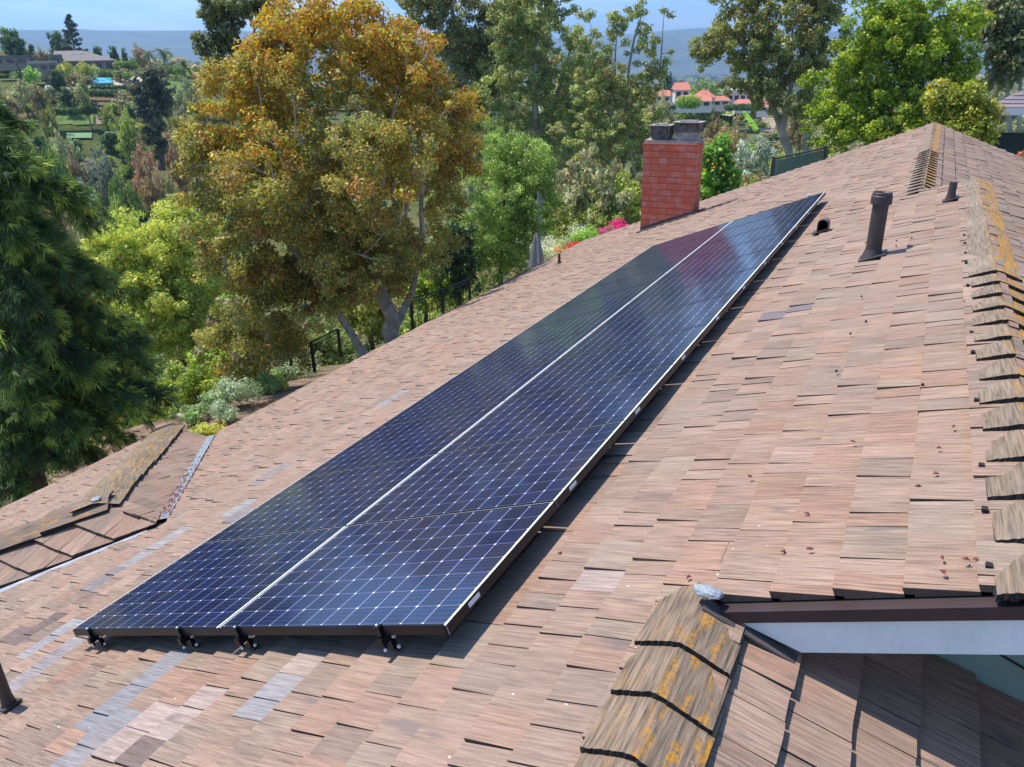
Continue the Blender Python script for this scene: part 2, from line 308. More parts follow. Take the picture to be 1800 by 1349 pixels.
def groundmat():
    m, t, b = mat('ground'); b.inputs['Roughness'].default_value = 1; b.inputs['Specular IOR Level'].default_value = 0.1
    tc = N(t, 'ShaderNodeTexCoord')
    def noi(sc, det=6):
        n = N(t, 'ShaderNodeTexNoise'); n.inputs['Scale'].default_value = sc; n.inputs['Detail'].default_value = det; t.links.new(tc.outputs['Object'], n.inputs['Vector']); return n.outputs['Fac']
    r = N(t, 'ShaderNodeValToRGB'); e = r.color_ramp.elements; e[0].position = .33; e[0].color = (.055, .075, .022, 1); e[1].position = .68; e[1].color = (.21, .15, .09, 1)
    x = e.new(.45); x.color = (.10, .12, .035, 1); x = e.new(.56); x.color = (.13, .12, .05, 1)
    t.links.new(noi(.045), r.inputs['Fac'])
    r2 = N(t, 'ShaderNodeMapRange'); r2.inputs['From Min'].default_value = .3; r2.inputs['From Max'].default_value = .7; r2.inputs['To Min'].default_value = .6; r2.inputs['To Max'].default_value = 1.35; t.links.new(noi(1.7, 8), r2.inputs['Value'])
    vm = N(t, 'ShaderNodeVectorMath', operation='SCALE'); t.links.new(r.outputs['Color'], vm.inputs[0]); t.links.new(r2.outputs[0], vm.inputs['Scale'])
    # garden soil close to the house
    gp = N(t, 'ShaderNodeVectorMath', operation='LENGTH'); t.links.new(tc.outputs['Object'], gp.inputs[0])
    gr = N(t, 'ShaderNodeMapRange'); gr.inputs['From Min'].default_value = 24; gr.inputs['From Max'].default_value = 34; gr.inputs['To Min'].default_value = 1; gr.inputs['To Max'].default_value = 0; t.links.new(gp.outputs['Value'], gr.inputs['Value'])
    rs = N(t, 'ShaderNodeValToRGB'); e = rs.color_ramp.elements; e[0].position = .35; e[0].color = (.13, .085, .055, 1); e[1].position = .65; e[1].color = (.29, .20, .14, 1); t.links.new(noi(2.3, 9), rs.inputs['Fac'])
    q = N(t, 'ShaderNodeMix'); q.data_type = 'RGBA'; t.links.new(gr.outputs[0], q.inputs['Factor']); t.links.new(vm.outputs[0], q.inputs['A']); t.links.new(rs.outputs['Color'], q.inputs['B'])
    # far plain: pale specks of roofs and streets
    pr = N(t, 'ShaderNodeMapRange'); pr.inputs['From Min'].default_value = 700; pr.inputs['From Max'].default_value = 1400; t.links.new(gp.outputs['Value'], pr.inputs['Value'])
    vo = N(t, 'ShaderNodeTexVoronoi'); vo.inputs['Scale'].default_value = .035; t.links.new(tc.outputs['Object'], vo.inputs['Vector'])
    rv = N(t, 'ShaderNodeValToRGB'); e = rv.color_ramp.elements; e[0].position = .18; e[0].color = (.45, .42, .38, 1); e[1].position = .26; e[1].color = (.07, .09, .05, 1); t.links.new(vo.outputs['Distance'], rv.inputs['Fac'])
    q2 = N(t, 'ShaderNodeMix'); q2.data_type = 'RGBA'; t.links.new(pr.outputs[0], q2.inputs['Factor']); t.links.new(q.outputs['Result'], q2.inputs['A']); t.links.new(rv.outputs['Color'], q2.inputs['B'])
    t.links.new(q2.outputs['Result'], b.inputs['Base Color'])
    return m
gm.materials.append(groundmat())
ground = bpy.data.objects.new('ground', gm); COL.objects.link(ground); tag(ground, kind='structure')

# distant hills
def hills(name, D, prof, depth, seed, col):
    mb = MB(); n = 260; a0, a1 = -25, 85; rows = []
    for i in range(n + 1):
        az = a0 + (a1 - a0) * i / n; hgt = float(np.interp(az, [p[0] for p in prof], [p[1] for p in prof]))
        hgt += 8 * mnoise.fractal(Vector((az / 5.0, seed, 0)), 1.0, 2.0, 5) * D / 5500
        row = []
        for k, (fr, hh) in enumerate(((0, -75), (.3, hgt * .28), (.62, hgt * .62), (.85, hgt * .9), (1, hgt), (1.5, hgt * .5), (2.2, -75))):
            dd = D + depth * (fr - 1) + (180 * mnoise.noise(Vector((az / 3.0, seed + k, 0))) if k in (1, 2, 3) else 0)
            z = hh + (0.1 * hgt * mnoise.noise(Vector((az / 1.7, seed + k * 3, 5))) if k in (1, 2, 3) else 0)
            row.append(Vector((-dd * math.sin(math.radians(az)), dd * math.cos(math.radians(az)), z)))
        rows.append(row)
    for i in range(n):
        for k in range(6): mb.poly([rows[i][k], rows[i + 1][k], rows[i + 1][k + 1], rows[i][k + 1]][::-1])
    o = mb.build(name, plain(name + '_scrub', col, 1, noise_amt=.35, nscale=.004), smooth=True); tag(o, kind='structure'); return o
hills('hills', 6500, [(-25, 110), (-5, 150), (8, 150), (12, 185), (15, 205), (18, 190), (24, 165), (34, 190), (40, 250), (46, 272), (52, 285), (57, 292), (62, 295), (85, 240)], 2600, 3.1, (.07, .10, .07))

# ------------------------------------------------------------------ roof geometry
T = math.tan(math.radians(21.5)); CT = math.cos(math.radians(21.5)); ST = math.sin(math.radians(21.5))
ZA0 = CAMZ - 1.7095                               # main slope: z = ZA0 + T*x
def zA(x): return ZA0 + T * x
def clip(poly, planes):
    """poly list of (a,s); planes list of (nx,ny,c) keep nx*a+ny*s<=c"""
    for nx, ny, c in planes:
        out = []; n = len(poly)
        for i in range(n):
            p, q = poly[i], poly[(i + 1) % n]; dp = nx * p[0] + ny * p[1] - c; dq = nx * q[0] + ny * q[1] - c
            if dp <= 0: out.append(p)
            if (dp < 0 < dq) or (dq < 0 < dp):
                k = dp / (dp - dq); out.append((p[0] + (q[0] - p[0]) * k, p[1] + (q[1] - p[1]) * k))
        poly = out
        if len(poly) < 3: return []
    return poly
def poly_area(p): return abs(sum(p[i][0] * p[(i + 1) % len(p)][1] - p[(i + 1) % len(p)][0] * p[i][1] for i in range(len(p)))) / 2
BASE = [((.415, .290, .222), 10), ((.395, .285, .222), 8), ((.44, .315, .245), 7), ((.425, .278, .208), 5), ((.365, .278, .220), 6), ((.39, .305, .238), 4), ((.34, .255, .205), 2)]
BCUM = np.cumsum([b[1] for b in BASE]); BCUM = BCUM / BCUM[-1]
def base_col(r=random):
    c = BASE[int(np.searchsorted(BCUM, r.random()))][0]; k = r.uniform(.90, 1.08); return tuple(x * k for x in c)
def tile_plane(mb, O, A, Uv, a0, a1, s0, s1, pieces, exposure=.222, wmin=.11, wmax=.34, thick=.021, seed=1, accents=(), tone=1.0, mid_w=.175, s_align=0.0):
    """lay shakes on the plane through O: A = direction along the courses, Uv = unit direction up the slope"""
    r = random.Random(seed); A = Vector(A).normalized(); Uv = Vector(Uv).normalized(); Nn = A.cross(Uv)
    if Nn.z < 0: Nn = -Nn
    O = Vector(O); flip = (A.cross(Uv)).z < 0
    k = math.floor((s0 - s_align) / exposure); s = s_align + k * exposure
    while s < s1:
        a = a0 - r.uniform(0, .3)
        while a < a1:
            wd = max(wmin, min(wmax, r.gauss(mid_w, .065))); lift = r.choice((0, .0, .002, .004, .007, .011)) + r.uniform(0, .003); th = thick + lift
            gp_ = r.choice((.002, .004, .006, .008)); j0 = r.uniform(-.003, .003); sk = r.uniform(-.003, .003); nick = r.uniform(.3, .7)
            rect = [(a, s + j0), (a + wd * nick, s + j0 + r.uniform(-.004, .004)), (a + wd - gp_, s + j0 + sk), (a + wd - gp_ * .6, s + exposure + .03), (a, s + exposure + .03)]
            col = base_col(r); 
            cs, ca = s + exposure / 2, a + wd / 2
            for (ac, sc, da, dsn, cc) in accents:
                if abs(ca - ac) < da and abs(cs - sc) < dsn: ka = r.uniform(.92, 1.08); col = tuple(x * ka for x in cc)
            col = (col[0] * tone * .84, col[1] * tone * .79, col[2] * tone * .76); ou, ov = r.uniform(0, 40), r.uniform(0, 40)
            twist = r.uniform(-.0025, .0025)
            for pl in pieces:
                P = clip(rect, pl)
                if not P or poly_area(P) < 1e-5: continue
                top = []; bot = []; uvs = []
                for (pa, ps) in P:
                    f = (ps - s) / exposure; h = th * (1 - f) + .001 + twist * ((pa - a) / wd - .5) * 2
                    b = O + A * pa + Uv * ps; top.append(b + Nn * h); bot.append(b + Nn * (-.012)); uvs.append((pa + ou, ps + ov))
                if flip: top.reverse(); bot.reverse(); uvs.reverse()
                mb.poly(top, col, uvs); n = len(top)
                for i in range(n):
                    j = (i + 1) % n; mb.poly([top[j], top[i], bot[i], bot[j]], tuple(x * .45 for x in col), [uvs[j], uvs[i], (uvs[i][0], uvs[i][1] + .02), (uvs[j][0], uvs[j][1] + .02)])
            a += wd
        s += exposure

house = empty('house', (-4, 11, 0))
tag(house, 'single storey house whose brown shake roof fills the foreground, with brick chimney and vent pipes', 'house')
hinv = Vector(house.location)
def hpart(mb, name, m, parent=None, smooth=False):
    o = mb.build(name, m, parent or house, smooth)
    o.matrix_parent_inverse = Matrix.Translation(-hinv); return o
def sub(o, parent):                               # parent is a mesh part whose own origin is at world zero
    o.parent = parent; return o

RX = -9.75                                        # eave x of the main slope
Y1, YN, YF = -2.0, 2.40, 23.35
XL, XN, XF = -.50, .56, -.04                      # ridge x of the low, near and far ridge
YH = 11.15                                        # far end of the near ridge
HX, HY = -6.2, 3.93                               # head of the side wing on the main slope
ZR = zA(HX)
dk = .026                                         # the deck lies this far below the mean tile surface
OA = Vector((0, 0, ZA0 - dk)); UA = Vector((CT, 0, ST)); AA = Vector((0, 1, 0))
def sx(x): return x / CT
def acc(px, py, da, cc, dsn=.11):
    v = ray(px, py); s_ = (ZA0 - CAMZ) / (v.z - T * v.x); p = v * s_; return (p.y, p.x / CT, da, dsn, cc)
BLUE = (.32, .33, .36); LBL = (.37, .37, .39); BRN = (.20, .155, .145); LIL = (.38, .345, .35); GRY = (.29, .27, .28); PAL = (.50, .40, .36); PGR = (.27, .235, .25)
accents = [(18.3, sx(RX) + .10, 3.2, .13, (.20, .13, .04)), (14.6, sx(RX) + .10, .6, .13, (.26, .19, .10)), acc(270, 1185, .12, BLUE), acc(225, 1205, .16, BLUE), acc(175, 1245, .14, BLUE), acc(200, 1285, .12, BLUE), acc(150, 1320, .14, BLUE), acc(340, 1262, .08, BRN), acc(300, 1290, .14, BRN), acc(255, 1330, .12, BRN),
           acc(100, 1110, .18, LBL), acc(60, 1140, .1, LBL), acc(100, 1155, .14, LIL), acc(55, 1178, .14, LIL), acc(75, 1095, .12, BRN), acc(35, 1115, .14, BRN), acc(20, 1130, .1, BRN),
           acc(205, 1008, .14, GRY), acc(165, 1030, .16, GRY), acc(150, 1040, .1, GRY), acc(300, 948, .2, LBL), acc(245, 975, .22, LBL), acc(470, 835, .22, GRY), acc(440, 885, .2, LBL), acc(695, 697, .28, LBL), acc(740, 790, .2, PAL),
           acc(1345, 560, .13, PGR), acc(1400, 540, .13, PGR), acc(325, 1240, .12, PAL), acc(270, 1275, .12, PAL), acc(500, 1185, .22, PAL), acc(460, 1222, .14, LBL), acc(545, 1150, .12, PAL), acc(280, 765, .3, GRY), acc(420, 905, .14, GRY),
           acc(1080, 1030, .07, PAL), acc(1320, 390, .3, LBL)]
# main slope, in pieces (coordinates: a = y, s = x/cos)
g = .075 * 1.414
c_, s_ = CT, 1.0
pA = [
 [(-1, 0, -11.71), (1, 0, YF), (0, 1, sx(XF)), (0, -1, -sx(RX))],
 [(-1, 0, -YN), (1, 0, 11.71), (0, 1, sx(XN)), (0, -1, -sx(-6.15)), (1, CT, YH + XN)],
 [(0, 1, sx(-6.15)), (0, -1, -sx(RX)), (1, 0, 11.71), (-1, -CT, -(HY + HX + g))],
 [(0, 1, sx(-6.15)), (0, -1, -sx(RX)), (-1, 0, -Y1), (1, -CT, HY - HX - g)],
 [(-1, 0, -Y1), (1, 0, YN), (0, 1, sx(XL)), (0, -1, -sx(-6.15))]]
mb = MB(); tile_plane(mb, OA, AA, UA, Y1, YF + .3, sx(RX), sx(XN) + .2, pA, seed=3, accents=accents, s_align=-.049)
main_roof = hpart(mb, 'roof', M_SHAKE)
tag(main_roof, 'pinkish brown shake roof')
ZN, ZF, ZL = zA(XN), zA(XF), zA(XL)
UB = Vector((-CT, 0, ST))
XE = 8.0
mb = MB()   # back slopes falling to +x ; s measured up the slope, s = -(x - xr)/CT
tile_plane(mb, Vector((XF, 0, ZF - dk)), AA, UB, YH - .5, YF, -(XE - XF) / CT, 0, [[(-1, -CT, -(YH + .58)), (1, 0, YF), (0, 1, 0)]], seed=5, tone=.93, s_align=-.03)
hpart(mb, 'roof', M_SHAKE)
mb = MB()
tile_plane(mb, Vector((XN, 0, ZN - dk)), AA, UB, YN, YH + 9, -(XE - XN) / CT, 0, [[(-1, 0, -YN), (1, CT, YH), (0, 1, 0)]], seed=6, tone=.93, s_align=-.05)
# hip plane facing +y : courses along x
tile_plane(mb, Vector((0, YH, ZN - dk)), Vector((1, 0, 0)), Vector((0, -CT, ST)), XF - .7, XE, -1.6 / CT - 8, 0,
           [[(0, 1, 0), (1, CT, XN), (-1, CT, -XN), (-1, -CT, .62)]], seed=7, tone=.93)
hpart(mb, 'roof', M_SHAKE)
mb = MB()   # low back slope below the gable
tile_plane(mb, Vector((XL, 0, ZL - dk)), AA, UB, Y1, 2.88, -(XE - XL) / CT, 0, [[(-1, 0, -Y1), (1, 0, 2.88), (0, 1, 0)]], seed=8, wmin=.12, thick=.028, s_align=-(-.132 - XL) / CT)
hpart(mb, 'roof', M_SHAKE)
# side wing: hipped, ridge along x at y=HY from the head to the apex
AX = -7.15; WH = 3.35; EX = AX - WH
EZ = ZR - T * WH
mb = MB()
# S1 faces +y
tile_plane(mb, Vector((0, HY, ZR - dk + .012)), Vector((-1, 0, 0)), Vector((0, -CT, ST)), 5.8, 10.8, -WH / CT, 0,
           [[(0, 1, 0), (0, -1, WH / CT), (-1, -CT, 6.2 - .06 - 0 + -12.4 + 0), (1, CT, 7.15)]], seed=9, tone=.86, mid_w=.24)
# S2 faces -y
tile_plane(mb, Vector((0, HY, ZR - dk + .012)), Vector((1, 0, 0)), Vector((0, CT, ST)), -10.8, -5.8, -WH / CT, 0,
           [[(0, 1, 0), (0, -1, WH / CT), (1, -CT, -6.26), (-1, CT, 7.15)]], seed=10, tone=.95, exposure=.30, thick=.034, mid_w=.19)
# S3 faces -x
tile_plane(mb, Vector((AX, 0, ZR - dk + .012)), AA, UA, .4, 7.5, -WH / CT, 0,
           [[(0, 1, 0), (0, -1, WH / CT), (1, CT, HY), (-1, CT, -HY)]], seed=11)
wing_roof = hpart(mb, 'wing_roof', M_SHAKE)

# roof decks (solid boards below the shakes, eaves boxed)
mb = MB()
def deck(pts, th=.14):
    mb.prism([Vector((p[0], p[1], p[2] - dk - .02)) for p in pts], (0, 0, -th))
deck([(RX + .03, Y1, zA(RX)), (XL, Y1, ZL), (XL, YN - .02, ZL), (RX + .03, YN - .02, zA(RX))])
deck([(RX + .03, YN - .02, zA(RX)), (XN, YN - .02, ZN), (XN, YH, ZN), (XF, YH + .6, ZF), (RX + .03, YH + .6, zA(RX))])
deck([(RX + .03, YH + .6, zA(RX)), (XF, YH + .6, ZF), (XF, YF - .02, ZF), (RX + .03, YF - .02, zA(RX))])
deck([(XF, YH + .6, ZF), (XE, YH + 8.6, ZF - T * (XE - XF)), (XE, YF - .02, ZF - T * (XE - XF)), (XF, YF - .02, ZF)])
deck([(XN, YN - .02, ZN), (XE, YN - .02, ZN - T * (XE - XN)), (XE, YH + 7.4, ZN - T * (XE - XN)), (XN, YH, ZN)])
deck([(XN, YH, ZN), (XE, YH + 7.4, ZN - T * (XE - XN)), (XE, YH + 8.6, ZF - T * (XE - XF)), (XF, YH + .6, ZF)])
deck([(XL, Y1, ZL), (XE, Y1, ZL - T * (XE - XL)), (XE, 2.87, ZL - T * (XE - XL)), (XL, 2.87, ZL)])
deck([(HX, HY, ZR), (AX, HY, ZR), (EX + .02, HY + WH, EZ), (HX - WH, HY + WH, EZ)])
deck([(HX, HY, ZR), (HX - WH, HY - WH, EZ), (EX + .02, HY - WH, EZ), (AX, HY, ZR)])
deck([(AX, HY, ZR), (EX + .02, HY - WH, EZ), (EX + .02, HY + WH, EZ)])
hpart(mb, 'roof_deck', M_DECK)
# walls
mb = MB(); zt = zA(RX) - .2
for x0, x1, y0, y1, z1 in ((-9.15, -8.95, 7.4, 22.9, zt), (7.2, 7.4, Y1 + .4, 22.9, zt + 1.0), (EX + .6, EX + .8, HY - WH + .6, HY + WH - .5, EZ - .15), (EX + .8, -9.15, HY + WH - .7, HY + WH - .5, EZ - .1)):
    mb.box(((x0 + x1) / 2, (y0 + y1) / 2, z1 / 2 - .2), ((x1 - x0) / 2, (y1 - y0) / 2, z1 / 2 + .2))
for yy in (22.9, 23.05):
    if yy > 23: continue
    mb.prism([(-9.15, yy, zt + .1), (-9.15, yy, -.4), (7.4, yy, -.4), (7.4, yy, ZF - T * 7.5 - .2), (XF, yy, ZF - .25)], (0, -.18, 0))
mb.prism([(-9.15, Y1 + .4, zA(-9.15) - .25), (-9.15, Y1 + .4, -.4), (7.4, Y1 + .4, -.4), (7.4, Y1 + .4, ZL - T * 8 - .2), (XL, Y1 + .4, ZL - .25)], (0, .18, 0))
hpart(mb, 'wall', M_STUCCO)
# gable wall above the low back slope (green siding), its rake board and drip edge
mb = MB(); yw = 2.885
mb.prism([(XL + .02, yw, ZL - .10), (XE - .6, yw, ZL - T * (XE - .6 - XL) - .1), (XE - .6, yw, ZN - T * (XE - .6 - XN) - .16), (XN, yw, ZN - .16)], (0, .12, 0))
gw = hpart(mb, 'gable_wall', M_GREENP)
mb = MB()
for z_off in (.33,):
    pass
for k in range(1, 7):                             # battens of the siding, parallel to the low slope
    zo = .15 * k; x0 = XL + zo / (2 * T) + .1; x1 = XE - .7
    mb.prism([(x0, yw - .004, ZL - T * (x0 - XL) + zo - .0), (x1, yw - .004, ZL - T * (x1 - XL) + zo), (x1, yw - .004, ZL - T * (x1 - XL) + zo + .008), (x0, yw - .004, ZL - T * (x0 - XL) + zo + .008)][::-1], (0, -.006, 0))
sub(hpart(mb, 'siding_groove', M_DECK), gw)
mb = MB(); yr = YN - .035; bw = .15
for sgn in (1,):
    xa = -.30
    # left arm: from the cut on the low slope up to the ridge
    zt_ = lambda x: zA(x) - dk - .075
    xb = -.122
    mb.prism([(xa - .06, yr, zt_(xa - .06)), (xb, yr, zt_(xb) - bw), (XN, yr, ZN - dk - .075 - bw), (XN, yr, ZN - dk - .075)], (0, .03, 0))
    mb.prism([(XN, yr, ZN - dk - .075), (XN, yr, ZN - dk - .075 - bw), (XE, yr, ZN - T * (XE - XN) - dk - .075 - bw), (XE, yr, ZN - T * (XE - XN) - dk - .075)], (0, .03, 0))
for xq in np.arange(0.02, XN, .19):
    for zq in (-.115, -.195):
        mb.box((float(xq) + random.uniform(-.01, .01), yr - .0005, zA(float(xq)) + zq + random.uniform(-.006, .006)), (.0028, .001, .0028))
rb = hpart(mb, 'rake_board', M_WHITEP); tag(rb, 'pale grey blue painted board')
mb = MB(); yd = YN - .055
mb.prism([(-.44, yd, zA(-.44) - dk - .020), (-.36, yd, zA(-.36) - dk - .072), (XN, yd, ZN - dk - .072), (XN, yd, ZN - dk - .020)], (0, .05, 0))
mb.prism([(XN, yd, ZN - dk - .012), (XN, yd, ZN - dk - .075), (XE, yd, ZN - T * (XE - XN) - dk - .075), (XE, yd, ZN - T * (XE - XN) - dk - .012)], (0, .05, 0))
hpart(mb, 'drip_edge', M_BROWNP)
# soffit between the rake board and the wall
mb = MB(); mb.prism([(-.1, YN, zA(-.1) - .21), (XN, YN, ZN - .21), (XN, yw, ZN - .21), (-.1, yw, zA(-.1) - .21)], (0, 0, -.012))
mb.prism([(XN, YN, ZN - .21), (XE, YN, ZN - T * (XE - XN) - .21), (XE, yw, ZN - T * (XE - XN) - .21), (XN, yw, ZN - .21)], (0, 0, -.012))
hpart(mb, 'soffit', M_WHITEP)
# fascia at the eaves and far rake
mb = MB()
mb.box((RX - .012, (7.3 + YF) / 2, zA(RX) - .125), (.014, (YF - 7.3) / 2, .075))
mb.box((EX - .012, HY, EZ - .125), (.014, WH, .075)); mb.box(((EX + HX - WH) / 2, HY + WH + .012, EZ - .125), ((HX - WH - EX) / 2, .014, .075))
for x0, x1, z0, z1 in ((RX, XF, zA(RX), ZF), (XF, XE, ZF, ZF - T * (XE - XF))):
    mb.prism([(x0, YF + .004, z0 - .05), (x1, YF + .004, z1 - .05), (x1, YF + .004, z1 - .22), (x0, YF + .004, z0 - .22)][::-1], (0, .03, 0))
hpart(mb, 'fascia', M_BROWNP)
# flashing strips where the low slope meets the cut board
mb = MB(); zD = lambda x: ZL - T * (x - XL)
mb.prism([(XL + .02, YN - .02, zD(XL + .02) + .012), (XL + .02, YN - .085, zD(XL + .02) + .012), (XL + .37, YN - .070, zD(XL + .37) + .012), (XL + .37, YN - .02, zD(XL + .37) + .012)], (0, 0, -.012))
hpart(mb, 'flashing', M_LEAD)
# mastic blob at the head of the low ridge
def blob(c, r, squash, seed, n=14):
    mb = MB(); rings = []
    for i in range(n + 1):
        th = PI * i / n; ring = []
        for k in range(2 * n):
            ph = 2 * PI * k / (2 * n); d = Vector((math.sin(th) * math.cos(ph), math.sin(th) * math.sin(ph), math.cos(th)))
            q = 1 + .16 * mnoise.fractal(d * 2.2 + Vector((seed, 0, 0)), 1.0, 2.0, 4); ring.append(Vector(c) + Vector((d.x * r[0], d.y * r[1], d.z * r[2])) * q)
        rings.append(ring)
    for i in range(n):
        for k in range(2 * n):
            j = (k + 1) % (2 * n); mb.poly([rings[i][k], rings[i + 1][k], rings[i + 1][j], rings[i][j]])
    return mb
hpart(blob((-.475, 2.37, zA(-.475) + .035), (.055, .035, .018), 1, 4.0), 'mastic_seal', M_MASTIC, smooth=True)
hpart(blob((AX + .02, HY - .02, ZR + .055), (.04, .05, .018), 1, 8.0), 'mastic_seal', M_MASTIC, smooth=True)
# valley metal on the far side of the wing, with rust and leaf litter; flashing on the near side
mb = MB()
def strip(p, q, wd, zo, zo2=None):
    p = Vector(p); q = Vector(q); d = (q - p); d.z = 0; d.normalize(); n = Vector((-d.y, d.x, 0)) * wd
    mb.prism([p - n + Vector((0, 0, zo)), q - n + Vector((0, 0, zo)), q + n + Vector((0, 0, zo)), p + n + Vector((0, 0, zo))][::-1] if False else [p + n + Vector((0, 0, zo)), p - n + Vector((0, 0, zo)), q - n + Vector((0, 0, zo)), q + n + Vector((0, 0, zo))], (0, 0, -.006))
strip((HX - .12, HY + .12, ZR - T * .12), (HX - WH - .05, HY + WH + .05, EZ), .055, .006)
strip((HX - .05, HY - .12, ZR - T * .12), (HX - WH - .05, HY - WH - .05, EZ), .045, .010)
hpart(mb, 'valley_flashing', M_GALV)

# ---- ridge tiles: chevron shakes, each a mesh of its own
def cap_mesh(L, wl, wr, tl, tr, th=.035, seed=0, tint=None, lift=.045):
    """local frame: y along the ridge, butt end at y=0, lies down towards y=L; wings slope down to -x (tl) and +x (tr)"""
    r = random.Random(seed); mb = MB(); nx = 20; ny = 4
    tint = tint or (.26, .19, .135); kk = r.uniform(.9, 1.1); tint = tuple(c * kk for c in tint)
    xs = [-wl * (1 - i / nx) for i in range(nx)] + [0] + [wr * (i + 1) / nx for i in range(nx)]
    def hz(x, y):
        z = (x * tl if x < 0 else -x * tr); z -= .006 * math.exp(-(x / .02) ** 2)
        return z + lift * (1 - y / L) + .0018 * mnoise.noise(Vector((x * 90, .3, seed))) + .0015 * mnoise.noise(Vector((x * 30, y * 3, seed)))
    skw = r.uniform(-.03, .03); jag = [r.uniform(-.0025, .0025) + skw * x for x in xs]; jb = [r.uniform(-.003, .004) for _ in xs]
    top = [[Vector((x, (jag[i] if k == 0 else L * k / ny), hz(x, L * k / ny))) for i, x in enumerate(xs)] for k in range(ny + 1)]
    bot = [[Vector((x, (jag[i] + jb[i] if k == 0 else L * k / ny), hz(x, L * k / ny) - th * (1 - .6 * k / ny) * (1 + (r.uniform(-.25, .25) if k == 0 else 0)))) for i, x in enumerate(xs)] for k in range(ny + 1)]
    ou, ov = r.uniform(0, 30), r.uniform(0, 30)
    for k in range(ny):
        for i in range(len(xs) - 1):
            P = [top[k][i], top[k][i + 1], top[k + 1][i + 1], top[k + 1][i]]; mb.poly(P, tint, [(p.x + ou, p.y + ov) for p in P])
    for i in range(len(xs) - 1):
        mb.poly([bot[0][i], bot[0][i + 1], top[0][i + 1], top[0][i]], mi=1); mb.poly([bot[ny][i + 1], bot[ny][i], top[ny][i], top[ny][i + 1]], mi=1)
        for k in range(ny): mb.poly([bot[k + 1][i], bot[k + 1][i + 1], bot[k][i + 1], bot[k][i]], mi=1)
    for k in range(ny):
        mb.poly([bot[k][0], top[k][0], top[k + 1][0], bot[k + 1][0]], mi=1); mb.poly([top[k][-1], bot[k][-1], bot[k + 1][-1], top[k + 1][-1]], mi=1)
    return mb
def ridge_run(name, p, q, n, wl, wr, tl, tr, m, parent, seed, over=.12, tint=None, lift=.045, th=.035, slack=.0):
    """n caps from p towards q, butts facing p"""
    p = Vector(p); q = Vector(q); d = (q - p); L = d.length / n; u = d.normalized()
    side = Vector((u.y, -u.x, 0)).normalized(); up = side.cross(u)
    for i in range(n):
        o = cap_mesh(L + over, wl * random.uniform(.95, 1.05), wr * random.uniform(.95, 1.05), tl, tr, th, seed + i * 3.7, tint, lift).build(name, [m, M_BUTT], parent)
        pos = p + u * (L * i); R = Matrix((side, u, up)).transposed().to_4x4()
        o.matrix_local = Matrix.Translation(pos) @ R
# tl is dz/dx to the left measured in that frame
H45 = T / math.sqrt(2)
ridge_run('ridge_tile', (XL, 1.05, ZL - .012), (XL, 2.345, ZL - .012), 5, .155, .19, T, T, M_CAP, main_roof, 20, lift=.038, th=.024, over=.16)
ridge_run('ridge_tile', (XL, -.2, ZL - .012), (XL, 1.05, ZL - .012), 5, .155, .19, T, T, M_CAP, main_roof, 30, lift=.042)
ridge_run('ridge_tile', (XN, 2.34, ZN - .025), (XN, 6.68, ZN - .025), 14, .16, .17, T, T, M_CAPL, main_roof, 40, tint=(.255, .19, .135), lift=.036, th=.030)
ridge_run('ridge_tile', (XN, YH + .1, ZN - .025), (XN, 6.55, ZN - .02), 14, .17, .16, T, T, M_CAPL, main_roof, 60, tint=(.27, .21, .155), lift=.03)
ridge_run('ridge_tile', (XF, 11.55, ZF - .025), (XF, 16.9, ZF - .025), 17, .165, .165, T, T, M_CAPL, main_roof, 80, tint=(.25, .19, .14), lift=.034, th=.032)
ridge_run('ridge_tile', (XF, YF + .05, ZF - .025), (XF, 16.8, ZF - .02), 20, .165, .165, T, T, M_CAPL, main_roof, 100, tint=(.28, .215, .16), lift=.022, th=.024)
# wing hips (far hip laid from the eave, near hip with butts to the camera)
e1 = Vector((EX - .03, HY + WH + .03, EZ + .02)); ap = Vector((AX, HY, ZR + .03)); e2 = Vector((EX - .03, HY - WH - .03, EZ + .02))
ridge_run('hip_tile', e1, ap, 12, .22, .24, T * .60, T * .60, M_CAPY, wing_roof, 130, tint=(.26, .20, .14), lift=.022, th=.035)
ridge_run('hip_tile', e2, ap, 9, .17, .21, T * .60, T * .60, M_CAP, wing_roof, 160, tint=(.24, .18, .14), lift=.045, th=.045)
# black felt blocks below the near-ridge butts come from the tile thickness itself

